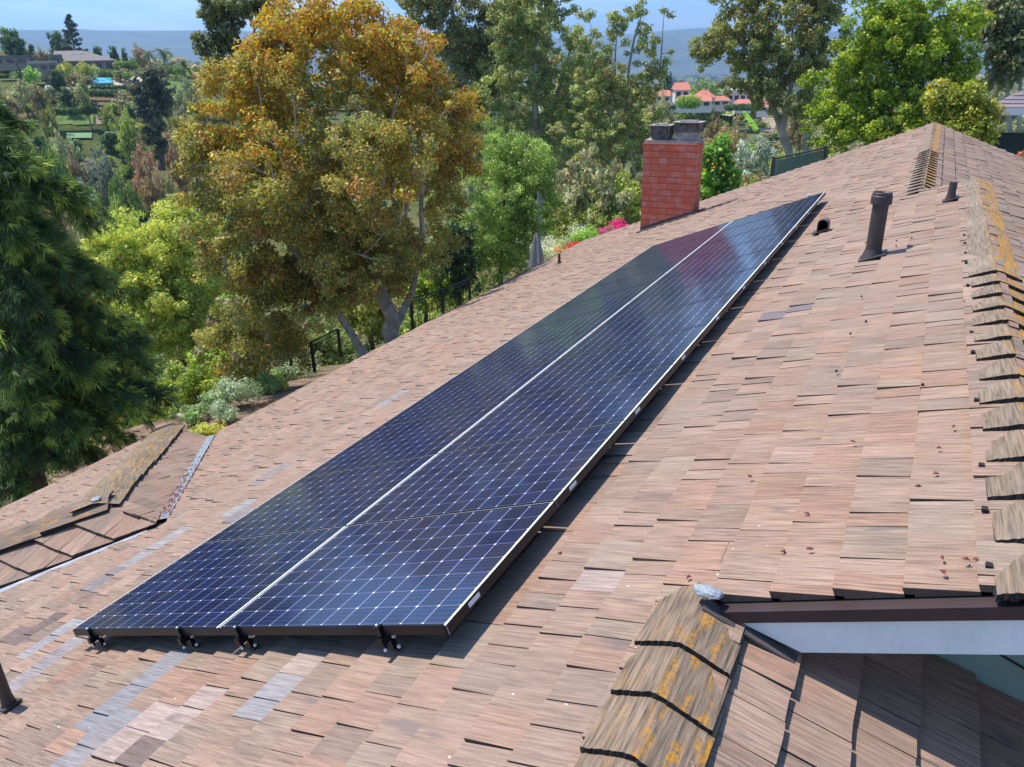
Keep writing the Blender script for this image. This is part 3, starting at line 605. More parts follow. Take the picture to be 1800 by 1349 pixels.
# ---- chimney
def brickmat():
    m, t, b = mat('red_block'); b.inputs['Roughness'].default_value = .7
    tc = N(t, 'ShaderNodeTexCoord'); sp = N(t, 'ShaderNodeSeparateXYZ'); t.links.new(tc.outputs['Object'], sp.inputs[0])
    ad = N(t, 'ShaderNodeMath', operation='ADD'); t.links.new(sp.outputs['X'], ad.inputs[0]); t.links.new(sp.outputs['Y'], ad.inputs[1])
    cb = N(t, 'ShaderNodeCombineXYZ'); t.links.new(ad.outputs[0], cb.inputs['X']); t.links.new(sp.outputs['Z'], cb.inputs['Y'])
    nd = N(t, 'ShaderNodeTexNoise'); nd.inputs['Scale'].default_value = 6; t.links.new(tc.outputs['Object'], nd.inputs['Vector'])
    va = N(t, 'ShaderNodeVectorMath', operation='MULTIPLY_ADD'); va.inputs[1].default_value = (.02, .02, 0); t.links.new(nd.outputs['Color'], va.inputs[0]); t.links.new(cb.outputs[0], va.inputs[2])
    br = N(t, 'ShaderNodeTexBrick'); br.inputs['Scale'].default_value = 1; br.inputs['Brick Width'].default_value = .46; br.inputs['Row Height'].default_value = .158; br.inputs['Mortar Size'].default_value = .013; br.inputs['Mortar Smooth'].default_value = .5
    br.inputs['Color1'].default_value = (.66, .15, .07, 1); br.inputs['Color2'].default_value = (.55, .11, .06, 1); br.inputs['Mortar'].default_value = (.50, .12, .065, 1)
    t.links.new(va.outputs[0], br.inputs['Vector'])
    n2 = N(t, 'ShaderNodeTexNoise'); n2.inputs['Scale'].default_value = 4.5; n2.inputs['Detail'].default_value = 7; t.links.new(tc.outputs['Object'], n2.inputs['Vector'])
    r = N(t, 'ShaderNodeMapRange'); r.inputs['From Min'].default_value = .46; r.inputs['From Max'].default_value = .72; r.inputs['To Max'].default_value = .62; t.links.new(n2.outputs['Fac'], r.inputs['Value'])
    iv = N(t, 'ShaderNodeMath', operation='SUBTRACT'); iv.inputs[0].default_value = 1; t.links.new(br.outputs['Fac'], iv.inputs[1])
    ml = N(t, 'ShaderNodeMath', operation='MULTIPLY'); t.links.new(r.outputs[0], ml.inputs[0]); t.links.new(iv.outputs[0], ml.inputs[1])
    q = N(t, 'ShaderNodeMix'); q.data_type = 'RGBA'; q.inputs['B'].default_value = (.52, .36, .33, 1); t.links.new(ml.outputs[0], q.inputs['Factor']); t.links.new(br.outputs['Color'], q.inputs['A'])
    t.links.new(q.outputs['Result'], b.inputs['Base Color'])
    bp = N(t, 'ShaderNodeBump'); bp.inputs['Strength'].default_value = 1; bp.inputs['Distance'].default_value = .02; t.links.new(iv.outputs[0], bp.inputs['Height']); t.links.new(bp.outputs[0], b.inputs['Normal'])
    return m
cx0, cx1, cy0, cy1 = -6.55, -5.14, 19.43, 19.95; ctop = CAMZ - 2.01
mb = MB(); n = 24                                  # slightly wavy block courses
mb.box(((cx0 + cx1) / 2, (cy0 + cy1) / 2, (ctop + zA(cx0) - .5) / 2), ((cx1 - cx0) / 2, (cy1 - cy0) / 2, (ctop - zA(cx0) + .5) / 2))
mb.box(((cx0 + cx1) / 2, (cy0 + cy1) / 2, ctop - .075), ((cx1 - cx0) / 2 + .02, (cy1 - cy0) / 2 + .02, .072))
chim = hpart(mb, 'chimney', brickmat()); tag(chim, 'tall red block chimney')
mb = MB(); mb.prism([(cx0 + .02, cy0 + .02, ctop + .07), (cx1 - .02, cy0 + .02, ctop + .07), (cx1 - .02, cy1 - .02, ctop + .09), (cx0 + .02, cy1 - .02, ctop + .09)], (0, 0, -.09))
sub(hpart(mb, 'concrete_cap', M_CONC), chim)
def flue(x0, x1, z0, zb, zt, light):
    mb = MB(); yc = (cy0 + cy1) / 2; hy = .19; xc = (x0 + x1) / 2; hx = (x1 - x0) / 2
    mb.box((xc, yc, (z0 + zb) / 2), (hx - .05, hy - .04, (zb - z0) / 2), mi=1 if light else 0)
    for sx_ in (-1, 1):
        for sy_ in (-1, 1): mb.box((xc + sx_ * (hx - .03), yc + sy_ * (hy - .02), (zb + zt) / 2), (.018, .018, (zt - zb) / 2 + .02))
    mb.box((xc, yc, (zb + zt) / 2), (hx - .03, hy - .03, (zt - zb) / 2))       # spark mesh
    mb.box((xc, yc, zb + .012), (hx - .01, hy, .012)); mb.box((xc, yc, zt + .03), (hx + .03, hy + .05, .012), mi=1)
    mb.prism([(xc - hx * .6, yc - hy * .5, zt + .075), (xc + hx * .6, yc - hy * .5, zt + .075), (xc + hx * .6, yc + hy * .5, zt + .075), (xc - hx * .6, yc + hy * .5, zt + .075)], (0, 0, -.035), mi=1)
    return sub(hpart(mb, 'flue_cover', [M_SOOT, M_CONC]), chim)
flue(cx0 + .12, cx0 + .66, ctop + .07, ctop + .19, ctop + .39, False)
flue(cx0 + .74, cx1 + .01, ctop + .08, ctop + .27, ctop + .47, True)
mb = MB()
for x0, x1, y0, y1 in ((cx0 - .08, cx1 + .08, cy0 - .09, cy0 - .002), (cx1 + .002, cx1 + .14, cy0 - .09, cy1 + .1)):
    mb.prism([(x0, y0, zA(x0) + .018), (x1, y0, zA(x1) + .018), (x1, y1, zA(x1) + .03), (x0, y1, zA(x0) + .03)], (0, 0, -.02))
mb.prism([(cx0, cy0 - .004, zA(cx0) + .12), (cx0, cy0 - .004, zA(cx0)), (cx1 + .01, cy0 - .004, zA(cx1)), (cx1 + .01, cy0 - .004, zA(cx1) + .09)], (0, .003, 0))
sub(hpart(mb, 'chimney_flashing', M_LEAD), chim)

# ---- vents
def vent(x, y, h, r0, cap=False, label=None, lean=(0, 0), collar=.1):
    z = zA(x); mb = MB(); lx, ly = lean; dz = Vector((lx, ly, 1)).normalized()
    mb.tube([Vector((x, y, z - .1)), Vector((x, y, z)) + dz * h], [r0, r0 * .98], 20, caps=False)
    mb.tube([Vector((x, y, z)) + dz * h, Vector((x, y, z)) + dz * (h - .01), Vector((x, y, z)) + dz * (h - .12)], [r0 * .98, r0 * .8, r0 * .78], 20, caps=True)
    o = hpart(mb, 'vent_pipe', M_PIPE, smooth=False)
    if label: tag(o, label)
    mb = MB(); Mr = Matrix.Rotation(-math.radians(21.5), 3, 'Y')
    mb.box((x, y, z + .012), (collar * .95, collar * .95, .006), M=Mr); mb.lathe((x, y, z), [(r0 * 1.5, -.02), (r0 * 1.25, .03), (r0 * 1.06, .07), (r0 * 1.02, .08)], 20)
    sub(hpart(mb, 'pipe_collar', M_PIPE), o)
    if cap:
        mb = MB(); t_ = Vector((x, y, z)) + dz * h
        mb.lathe(t_, [(r0 * 1.28, -.075), (r0 * 1.30, -.07), (r0 * 1.30, .0), (r0 * 1.22, .006), (r0 * 1.2, .028), (r0 * 1.12, .036), (r0 * .9, .02), (r0 * .85, -.04), (.01, -.05)], 24)
        mb.lathe(t_, [(r0 * 1.0, -.075), (r0 * 1.29, -.075)], 24)
        sub(hpart(mb, 'vent_cap', M_PIPE), o)
    return o
vent(-.34, 8.03, .585, .072, True, 'tall capped dark brown vent pipe', collar=.13)
vent(.285, 10.13, .20, .042, False, 'short leaning vent pipe', (-.0, .05), collar=.09)
vent(-8.235, 17.91, .26, .035, False, 'thin vent pipe near the eave', collar=.06)
vent(-4.195, 1.50, .32, .031, False, 'thin brown vent pipe stub at the lower left', (.0, .0), collar=.055)
# hooded (turtle) vent
mb = MB(); vx, vy = -1.075, 10.52; vz = zA(vx); n = 12
prof = [(math.cos(PI * k / n) * .068, math.sin(PI * k / n) * .06 + .11) for k in range(n + 1)]
prof = [(.068, -.02)] + prof + [(-.068, -.04)]
def hood(o_): return [[Vector((vx + a * 1.0, vy - .10 + yy, vz + b)) for a, b in o_] for yy in (0, .17)]
H = hood(prof); H2 = hood([(a * .88, b * .9 + .004) for a, b in prof])
for i in range(len(prof) - 1):
    mb.poly([H[0][i], H[0][i + 1], H[1][i + 1], H[1][i]]); mb.poly([H2[0][i + 1], H2[0][i], H2[1][i], H2[1][i + 1]]); mb.poly([H[0][i + 1], H[0][i], H2[0][i], H2[0][i + 1]])
mb.poly(H[1]); mb.poly(H2[1][::-1])
tv = hpart(mb, 'hooded_vent', M_HOOD, smooth=False)
mb = MB(); mb.box((vx - .03, vy - .03, vz + .010), (.10, .10, .005), M=Matrix.Rotation(-math.radians(21.5), 3, 'Y')); sub(hpart(mb, 'vent_flashing', M_PIPE), tv)
# nail-head sealing dabs along the courses below the near ridge and beside pipes
dabs = []
for yy in np.arange(2.5, 8.5, .36):
    if random.random() < .8: dabs.append((XN - .175, yy + random.uniform(-.02, .02), .010))
for _ in range(9): dabs.append((random.uniform(-.5, .3), random.uniform(3, 9), .007))
for xx, yy, q in dabs:
    mb = MB(); mb.box((xx, yy, zA(xx) + .008), (q, q * 1.3, q * .7)); sub(hpart(mb, 'sealant_dab', M_BUTT), main_roof)

# ------------------------------------------------------------------ solar array
PT = .15; NN = Vector((-ST, 0, CT))                # glass plane sits PT above the roof surface
PO = Vector((-4.352, 2.015, 0)); PO.z = zA(0) + T * PO.x + PT / CT
PL_, PW_ = 1.559, 1.046; GX, GY = .012, .012; PF = .046
def cellmat():
    m, t, b = mat('solar_cells'); b.inputs['Roughness'].default_value = .055; b.inputs['Specular IOR Level'].default_value = .5; b.inputs['IOR'].default_value = 1.5
    uv = N(t, 'ShaderNodeUVMap', uv_map='UVMap'); sp = N(t, 'ShaderNodeSeparateXYZ'); t.links.new(uv.outputs[0], sp.inputs[0])
    def M_(op, a, b_=None, c=None):
        n = N(t, 'ShaderNodeMath', operation=op)
        for i, v in enumerate((a, b_, c)):
            if v is None: continue
            if isinstance(v, (int, float)): n.inputs[i].default_value = v
            else: t.links.new(v, n.inputs[i])
        return n.outputs[0]
    u, v = sp.outputs['X'], sp.outputs['Y']
    fu = M_('ABSOLUTE', M_('SUBTRACT', M_('FRACT', u), .5)); fv = M_('ABSOLUTE', M_('SUBTRACT', M_('FRACT', v), .5))
    inu = M_('MULTIPLY', M_('GREATER_THAN', u, -.001), M_('LESS_THAN', u, 12.001)); inv = M_('MULTIPLY', M_('GREATER_THAN', v, -.001), M_('LESS_THAN', v, 8.001)); ins = M_('MULTIPLY', inu, inv)
    gu = M_('GREATER_THAN', fu, .484); gv = M_('GREATER_THAN', fv, .487)
    dia = M_('GREATER_THAN', M_('ADD', fu, fv), .935)
    # per cell tone
    cb = N(t, 'ShaderNodeCombineXYZ'); t.links.new(M_('FLOOR', u), cb.inputs[0]); t.links.new(M_('FLOOR', v), cb.inputs[1])
    oi = N(t, 'ShaderNodeObjectInfo'); t.links.new(oi.outputs['Random'], cb.inputs[2]); wn = N(t, 'ShaderNodeTexWhiteNoise', noise_dimensions='3D'); t.links.new(cb.outputs[0], wn.inputs['Vector'])
    stp = M_('MULTIPLY', M_('SINE', M_('MULTIPLY', v, 2 * PI * 4)), .5)
    tone = M_('ADD', M_('MULTIPLY', wn.outputs['Value'], .35), M_('MULTIPLY', M_('ADD', stp, .5), .75))
    def mix(fac, A, B):
        q = N(t, 'ShaderNodeMix'); q.data_type = 'RGBA'
        t.links.new(fac, q.inputs['Factor'])
        for k, x in (('A', A), ('B', B)):
            if isinstance(x, tuple): q.inputs[k].default_value = (*x, 1)
            else: t.links.new(x, q.inputs[k])
        return q.outputs['Result']
    c = mix(tone, (.003, .0045, .014), (.010, .026, .095))
    c = mix(M_('MULTIPLY', gv, .8), c, (.21, .17, .38)); c = mix(gu, c, (.30, .31, .52)); c = mix(dia, c, (.74, .74, .86))
    c = mix(ins, (.006, .012, .024), c)
    tc = N(t, 'ShaderNodeTexCoord'); dn = N(t, 'ShaderNodeTexNoise'); dn.inputs['Scale'].default_value = 2.0; dn.inputs['Detail'].default_value = 8; t.links.new(tc.outputs['Object'], dn.inputs['Vector'])
    dr = N(t, 'ShaderNodeMapRange'); dr.inputs['From Min'].default_value = .35; dr.inputs['From Max'].default_value = .75; dr.inputs['To Min'].default_value = .012; dr.inputs['To Max'].default_value = .055; t.links.new(dn.outputs['Fac'], dr.inputs['Value'])
    c = mix(dr.outputs[0], c, (.45, .42, .38))
    t.links.new(c, b.inputs['Base Color'])
    rr = N(t, 'ShaderNodeMapRange'); rr.inputs['To Min'].default_value = .08; rr.inputs['To Max'].default_value = .17; t.links.new(dn.outputs['Fac'], rr.inputs['Value']); t.links.new(rr.outputs[0], b.inputs['Roughness'])
    return m
M_CELL = cellmat()
def make_panel():
    root = empty('solar_panel')
    mb = MB(); e = .010; cw = (PL_ - .034) / 12; ch = (PW_ - .034) / 8
    def uvp(x, y): return ((x - .017) / cw, (y - .017) / ch)
    P = [(e, e), (PL_ - e, e), (PL_ - e, PW_ - e), (e, PW_ - e)]
    mb.poly([(x, y, -.0025) for x, y in P], uvs=[uvp(x, y) for x, y in P]); mb.poly([(x, y, -.007) for x, y in P][::-1], uvs=[(-1, -1)] * 4)
    mb.build('cell_glass', M_CELL, root)
    mb = MB()
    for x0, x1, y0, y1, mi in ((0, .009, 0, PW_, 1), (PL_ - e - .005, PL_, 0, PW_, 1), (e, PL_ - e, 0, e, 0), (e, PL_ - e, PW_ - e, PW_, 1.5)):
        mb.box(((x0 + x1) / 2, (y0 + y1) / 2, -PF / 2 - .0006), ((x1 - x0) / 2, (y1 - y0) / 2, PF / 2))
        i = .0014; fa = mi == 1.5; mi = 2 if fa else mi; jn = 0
        ya = y0 + .005 if fa else y0; mb.poly([(x0 + i, ya, .0004), (x1 - i, ya, .0004), (x1 - i, y1, .0004), (x0 + i, y1, .0004)], mi=mi)  # pale lip strips: sun glint painted onto the black frame
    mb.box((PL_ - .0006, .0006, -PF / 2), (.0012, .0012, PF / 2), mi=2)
    mb.build('frame', [M_FRAME, M_ALU, M_GLINTD], root)  # M_ALU here is the painted sun glint on the lips
    mb = MB(); mb.box((PL_ + .0012, .21, -PF / 2), (.0008, .045, .010)); mb.build('label_sticker', M_STICK, root)
    return root
ROTP = Matrix.Rotation(-math.radians(21.5), 4, 'Y')
ordn = ['front', 'second', 'third', 'fourth', 'fifth', 'sixth', 'seventh', 'eighth', 'ninth', 'tenth', 'farthest']
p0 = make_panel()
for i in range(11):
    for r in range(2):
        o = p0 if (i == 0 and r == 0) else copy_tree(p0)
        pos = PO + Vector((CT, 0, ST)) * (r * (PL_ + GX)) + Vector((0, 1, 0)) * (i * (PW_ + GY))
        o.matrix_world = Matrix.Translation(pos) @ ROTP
        rn = 'lower (left) row' if r == 0 else 'upper (right) row'
        pl = 'at the front end of' if i == 0 else ('at the far end of' if i == 10 else ordn[i] + ' from the front end in')
        tag(o, 'solar panel in the ' + ('lower left' if r == 0 else 'upper right') + ' row, ' + ('nearest the camera' if i == 0 else ('farthest from the camera' if i == 10 else ordn[i] + ' from the near end')), 'solar panel', 'solar panels on the roof')
# rails and feet
for k, (xr, rowl) in enumerate(((.21, 'outer left edge of the lower row'), (1.20, 'right half of the lower row'), (PL_ + GX + .15, 'left half of the upper row'), (PL_ + GX + 1.17, 'outer right part of the upper row'))):
    root = empty('mounting_rail'); base = PO + Vector((CT, 0, ST)) * xr; root.matrix_world = Matrix.Translation(base) @ ROTP
    mb = MB(); Ln = 11 * (PW_ + GY); mb.box((0, Ln / 2, -PF - .022), (.016, Ln / 2 + .03, .018))
    mb.build('rail', M_FRAME, root)
    for q in range(8):
        mb = MB(); yy = .03 + q * (Ln - .1) / 7
        mb.box((.008, yy, -.105), (.007, .014, .042)); mb.box((.018, yy, -PT + .012), (.020, .016, .005))
        mb.tube([(.024, yy, -.075), (.036, yy, -.075)], [.008, .008], 6, mi=1); mb.tube([(.034, yy, -PT + .016), (.034, yy, -PT + .03)], [.009, .009], 6, mi=1)
        mb.build('rail_foot', [M_FRAME, M_ALU], root)
    mb = MB(); mb.box((0, -.009, -.02), (.014, .007, .024)); mb.box((0, -.004, .003), (.018, .014, .003)); mb.tube([(0, -.006, .005), (0, -.006, .012)], [.006, .006], 6, mi=1)
    mb.tube([(.008, -.03, -.075), (.008, -.022, -.075)], [.008, .008], 8, mi=1); mb.tube([(.010, -.03, -.105), (.010, -.022, -.105)], [.007, .007], 8, mi=1); mb.box((.004, -.012, -.08), (.004, .006, .03))
    mb.build('end_clamp', [M_FRAME, M_ALU], root)
    tag(root, 'black mounting rail under the ' + rowl + ' of solar panels', 'rail', 'rails under the solar panels')
# white pipe stub at the far end of the array
v = at(1437, 338, 13.9)
root = empty('roof_conduit', (PO.x + 2.62, PO.y + 11.95, zA(PO.x + 2.62)))
mb = MB(); mb.tube([(0, 0, 0), (0, 0, .12), (.0, .0, .17)], [.022, .022, .03], 10); mb.build('conduit', M_STICK, root)
mb = MB(); mb.box((.07, 0, .03), (.05, .04, .03)); mb.build('junction_box', M_SOOT, root)
tag(root, 'small white conduit stub beyond the far end of the solar panels', 'conduit')

# dry seed pods and leaves lying on the shakes
pod_m = plain('dry_pod', (.20, .035, .02), .6, noise_amt=.4, nscale=60)
def pod(px, py, sz, label):
    v = ray(px, py); k = (ZA0 - CAMZ) / (v.z - T * v.x); p = v * k
    mb = MB()
    for j in range(3):
        a = random.uniform(0, 6.3); l = sz * random.uniform(.7, 1.3); dx, dy = math.cos(a) * l, math.sin(a) * l
        q = Vector((random.uniform(-.4, .4) * sz, random.uniform(-.4, .4) * sz, sz * .35))
        mb.tube([q + Vector((-dx, -dy, -.2 * sz)), q + Vector((0, 0, sz * .25)), q + Vector((dx, dy, 0))], [sz * .10, sz * .42, sz * .08], 6)
    o = mb.build('dry_pod', pod_m); o.location = (p.x, p.y, CAMZ + p.z + .008); tag(o, label, 'seed pod', 'dry pods fallen on the roof')
PODS = [(1318, 841, 'lone red brown dry pod on the shakes at mid roof right of the solar panels'), (985, 976, 'red dry pod just right of the panel shadow'), (1498, 780, 'curled dry leaf highest on the sunny shakes'), (1650, 792, 'dry pod beside the near ridge tiles, second from the top'), (1675, 754, 'long dry pod nearest the ridge tiles, topmost'),
        (1419, 907, 'dark dry pod alone in the middle courses'), (1422, 970, 'pair-like dry pod above the gable edge'), (1378, 974, 'smaller dry pod left of the pair-like one'), (1645, 837, 'tiny dry pod below the ridge side pods'), (1614, 858, 'flat dry pod at a course edge beside the ridge'),
        (1656, 985, 'dry pod nearest the gable edge, left one of three'), (1697, 988, 'broken dry twig pod nearest the gable edge'), (1716, 989, 'dry pod nearest the ridge tiles at the gable edge'), (1657, 1010, 'dry pod lowest at the gable edge'), (1211, 1018, 'dry pod above the mastic blob'), (266, 998, 'dry pod left of the solar panels')]
for px, py, lb in PODS: pod(px, py, .011, lb)
# rusty leaf litter in the valley
mb = MB(); lr = random.Random(5)
for i in range(130):
    t_ = lr.choice((lr.gauss(1.25, .35), lr.gauss(.35, .12), lr.gauss(.75, .15))); t_ = max(.1, min(3.2, t_)); off = lr.gauss(0, .03)
    c = Vector((HX - t_ + off * .7, HY + t_ + off * .7, ZR - T * t_ + .015 + lr.uniform(0, .02))); a = lr.uniform(0, 6.3); u = Vector((math.cos(a), math.sin(a), lr.uniform(-.4, .4))) * .022; v2 = Vector((-math.sin(a), math.cos(a), lr.uniform(-.4, .4))) * .011
    k = lr.uniform(.5, 1.3); mb.poly([c - u, c - v2, c + u, c + v2], (.24 * k, .07 * k, .03 * k))
ll = mb.build('leaf_litter', M_PETAL); tag(ll, 'rust brown leaves caught in the metal roof valley', 'leaf litter', kind='stuff')

# ================================================================== vegetation
def leaf_cloud(C, R, n, size, cols, seed, elong=1.9, up=.35, flat=.8, droop=0.0, sizevar=.35):
    """C,R: clump centres (k,3) and radii (k,); n leaves in all. cols: function(pos, u) -> rgb array"""
    r = np.random.default_rng(seed); C = np.asarray(C, float); R = np.asarray(R, float); k = len(C)
    wgt = R ** 2; idx = r.choice(k, n, p=wgt / wgt.sum())
    d = r.normal(size=(n, 3)); d /= np.linalg.norm(d, axis=1)[:, None]; rad = r.random(n) ** .45
    off = d * (rad * R[idx])[:, None]; off[:, 2] *= flat
    P = C[idx] + off
    nn = d * .9 + r.normal(size=(n, 3)) * .7; nn[:, 2] += up; nn /= np.linalg.norm(nn, axis=1)[:, None]
    t = np.cross(nn, r.normal(size=(n, 3))); t[:, 2] -= droop; t -= nn * (t * nn).sum(1)[:, None]; t /= np.linalg.norm(t, axis=1)[:, None]; b = np.cross(nn, t)
    sz = size * (1 + sizevar * r.normal(size=n)).clip(.4, 2); L = (sz * elong)[:, None] * .5; Wd = sz[:, None] * .5
    V = np.stack([P - t * L, P - b * Wd + t * L * .1, P + t * L, P + b * Wd + t * L * .1], 1)
    col = cols(P, idx, off / R[idx][:, None], r)
    return V.reshape(-1, 3), col
def quads_mesh(name, V, col, m):
    n = len(V) // 4; me = bpy.data.meshes.new(name)
    me.vertices.add(len(V)); me.vertices.foreach_set('co', np.asarray(V, np.float32).ravel())
    me.loops.add(4 * n); me.loops.foreach_set('vertex_index', np.arange(4 * n, dtype=np.int32))
    me.polygons.add(n); me.polygons.foreach_set('loop_start', np.arange(0, 4 * n, 4, dtype=np.int32)); me.polygons.foreach_set('loop_total', np.full(n, 4, dtype=np.int32))
    a = me.attributes.new('tint', 'FLOAT_COLOR', 'FACE'); cc = np.ones((n, 4), np.float32); cc[:, :3] = np.clip(col * LEAFK, 0.002, .9); a.data.foreach_set('color', cc.ravel())
    me.materials.append(m); me.update(); me.validate(); return me
def palette(cols, wts=None, var=.18, clump=.3, topcol=None, topf=None):
    """leaf colours: pick by clump (some hue shift between clumps) and by leaf"""
    A = np.array(cols, float); w_ = np.array(wts or [1] * len(cols), float); w_ /= w_.sum()
    def f(P, idx, off, r):
        n = len(P); k = idx.max() + 1; ck = r.choice(len(A), k, p=w_); c = A[np.where(r.random(n) < .55, ck[idx], r.choice(len(A), n, p=w_))]
        cv = 1 + clump * (r.random(k) - .5); c = c * cv[idx][:, None] * (1 + var * r.normal(size=n))[:, None].clip(.4, 1.8)
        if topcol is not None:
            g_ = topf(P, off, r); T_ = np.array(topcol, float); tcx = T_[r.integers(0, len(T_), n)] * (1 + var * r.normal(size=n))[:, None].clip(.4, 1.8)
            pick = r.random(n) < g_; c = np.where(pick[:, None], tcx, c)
        return c
    return f
def blob_clumps(ells, k, rmin, rmax, seed, shell=.55):
    """clump centres spread through a union of ellipsoids (cx,cy,cz,rx,ry,rz), denser towards the skin"""
    r = np.random.default_rng(seed); E_ = np.array(ells, float); vol = (E_[:, 3] * E_[:, 4] * E_[:, 5]) ** (2 / 3.); i = r.choice(len(E_), k, p=vol / vol.sum())
    d = r.normal(size=(k, 3)); d /= np.linalg.norm(d, axis=1)[:, None]; rr = shell + (1 - shell) * r.random(k); inner = r.random(k) < .28; rr = np.where(inner, r.random(k) * shell + .15, rr)
    bump = 1 + .16 * np.sin(d[:, 0] * 5 + seed) * np.sin(d[:, 1] * 6 + seed * 2) + .08 * r.normal(size=k)
    return E_[i, :3] + d * E_[i, 3:] * (rr * bump)[:, None], rmin + (rmax - rmin) * r.random(k)
def limb_tree(mb, base, forks, r0, tips, seed, ntips=26, col=(1, 1, 1), seg=7, rt=.02):
    """stem polylines then limbs reaching to chosen clump centres"""
    r = random.Random(seed); nodes = []
    for pts, ra, rb in forks:
        P = [Vector(p) for p in pts]; Q = []
        for i in range(len(P) - 1):
            for t_ in range(4): Q.append(P[i].lerp(P[i + 1], t_ / 4))
        Q.append(P[-1]); n = len(Q)
        Q = [q + Vector((r.uniform(-1, 1), r.uniform(-1, 1), 0)) * (ra * .25 if 0 < i < n - 1 else 0) for i, q in enumerate(Q)]
        rad = [ra + (rb - ra) * i / (n - 1) for i in range(n)]; rad[0] *= 1.35
        mb.tube(Q, rad, seg + 3, col, wob=.08); nodes += [(q, rad[i]) for i, q in enumerate(Q) if i > n * .35]
    tips = [Vector(t_) for t_ in tips]; r.shuffle(tips)
    for t_ in tips[:ntips]:
        cand = [(q, a) for q, a in nodes if q.z < t_.z + .6] or nodes
        q, a = min(cand, key=lambda e: (e[0] - t_).length * (1.0 + .25 * r.random())); L = (t_ - q).length
        if L < .1: continue
        mid = q.lerp(t_, .5) + Vector((r.uniform(-.12, .12) * L, r.uniform(-.12, .12) * L, r.uniform(-.05, .16) * L)); pts = [q.lerp(mid, k / 3) for k in range(3)] + [mid.lerp(t_, k / 3) for k in range(4)]
        pts = [p + Vector((r.uniform(-1, 1), r.uniform(-1, 1), r.uniform(-1, 1))) * .03 * L * (0 if i == 0 else 1) for i, p in enumerate(pts)]
        ra = min(a * .7, .02 * L + .03); rad = [ra + (rt - ra) * k / (len(pts) - 1) for k in range(len(pts))]; mb.tube(pts, rad, 5, col, caps=False)
        nodes.append((pts[3], rad[3]))
def tree(name, base, C, R, n, size, colf, seed, bark, forks, label, cat='tree', group=None, ntips=26, leaf=None, crown_name='crown', **kw):
    """base: world position; C,R in local coordinates"""
    root = empty(name, base); V, c = leaf_cloud(C, R, n, size, colf, seed, **kw)
    o = bpy.data.objects.new(crown_name, quads_mesh(crown_name, V, c, leaf or M_LEAF)); COL.objects.link(o); o.parent = root
    if forks:
        mb = MB(); limb_tree(mb, None, forks, 0, [tuple(x) for x in C], seed, ntips); mb.build('trunk', bark, root, smooth=True)
    tag(root, label, cat, group); return root
def loc_of(px, py, D, gz=None):
    p = at(px, py, D); z = terr(p.x, p.y) if gz is None else gz; return Vector((p.x, p.y, z))
# direction of picture-right and away for a given viewing azimuth (used to lay crowns out around their own trunks)
def side_axes(p):
    f = Vector((p.x, p.y, 0)).normalized(); return Vector((f.y, -f.x, 0)), f      # right, away
def local_from(base, px, py, D):
    q = at(px, py, D); return q - base
def ell(base, px, py, D, wpx, hpx, dep=.8):
    """an ellipsoid of the crown given where it is seen, its distance and its seen size"""
    q = at(px, py, D) - base; mm = m_per_px(D, px, py) * 1.02; rx = wpx / 2 * mm; rz = hpx / 2 * mm; return (q.x, q.y, q.z, rx * .95, rx * dep + rx * .1, rz)

# ---- the big orange-topped tree behind the eave
b = loc_of(680, 600, 22.6, .1)
D0 = 22.6
E1 = [ell(b, 600, 190, D0, 430, 330), ell(b, 430, 260, D0, 230, 330), ell(b, 740, 250, D0 + 1, 230, 330), ell(b, 560, 60, D0, 300, 170), ell(b, 690, 110, D0, 200, 150), ell(b, 420, 420, D0 - .5, 200, 240), ell(b, 560, 400, D0, 300, 260),
      ell(b, 700, 400, D0 + .5, 230, 220), ell(b, 365, 250, D0, 90, 150), ell(b, 800, 260, D0 + 1, 100, 250), ell(b, 470, 90, D0, 150, 140), ell(b, 450, 520, D0 - 1, 190, 200), ell(b, 620, 480, D0, 170, 140), ell(b, 410, 610, D0 - .6, 120, 140), ell(b, 335, 255, D0, 60, 90), ell(b, 480, 610, D0 - .6, 130, 110), ell(b, 600, 440, D0 - 2.0, 260, 170), ell(b, 560, 520, D0 - 1.4, 170, 110), ell(b, 700, 450, D0 - 1.6, 150, 110), ell(b, 480, 330, D0 - 2.2, 200, 200), ell(b, 640, 280, D0 - 2.6, 260, 160)]
C, R = blob_clumps(E1, 1150, .20, .44, 5)
zt0, zt1 = float(at(600, 600, D0).z), float(at(600, 0, D0).z)
Vb = np.array(b)
def topf(P, off, r):
    h_ = (P[:, 2] + b.z - zt0) / (zt1 - zt0); nz = np.sin(P[:, 0] * 1.3) * np.sin(P[:, 1] * 1.1 + 2) * .16 + .10 * np.sin(P[:, 2] * 2.3 + P[:, 0])
    rgt = -(P[:, 0] * .6 - P[:, 1] * .3)
    edge = np.abs(P[:, 0] * math.cos(.66) + P[:, 1] * math.sin(.66) + 2.1) / 4.6
    return np.clip((h_ - .60 + nz * 1.5 + .42 * np.clip(edge - .45, 0, 1)) * 2.6, 0.06, .9) * np.clip(.35 + .8 * off[:, 2] + .7, .2, 1)
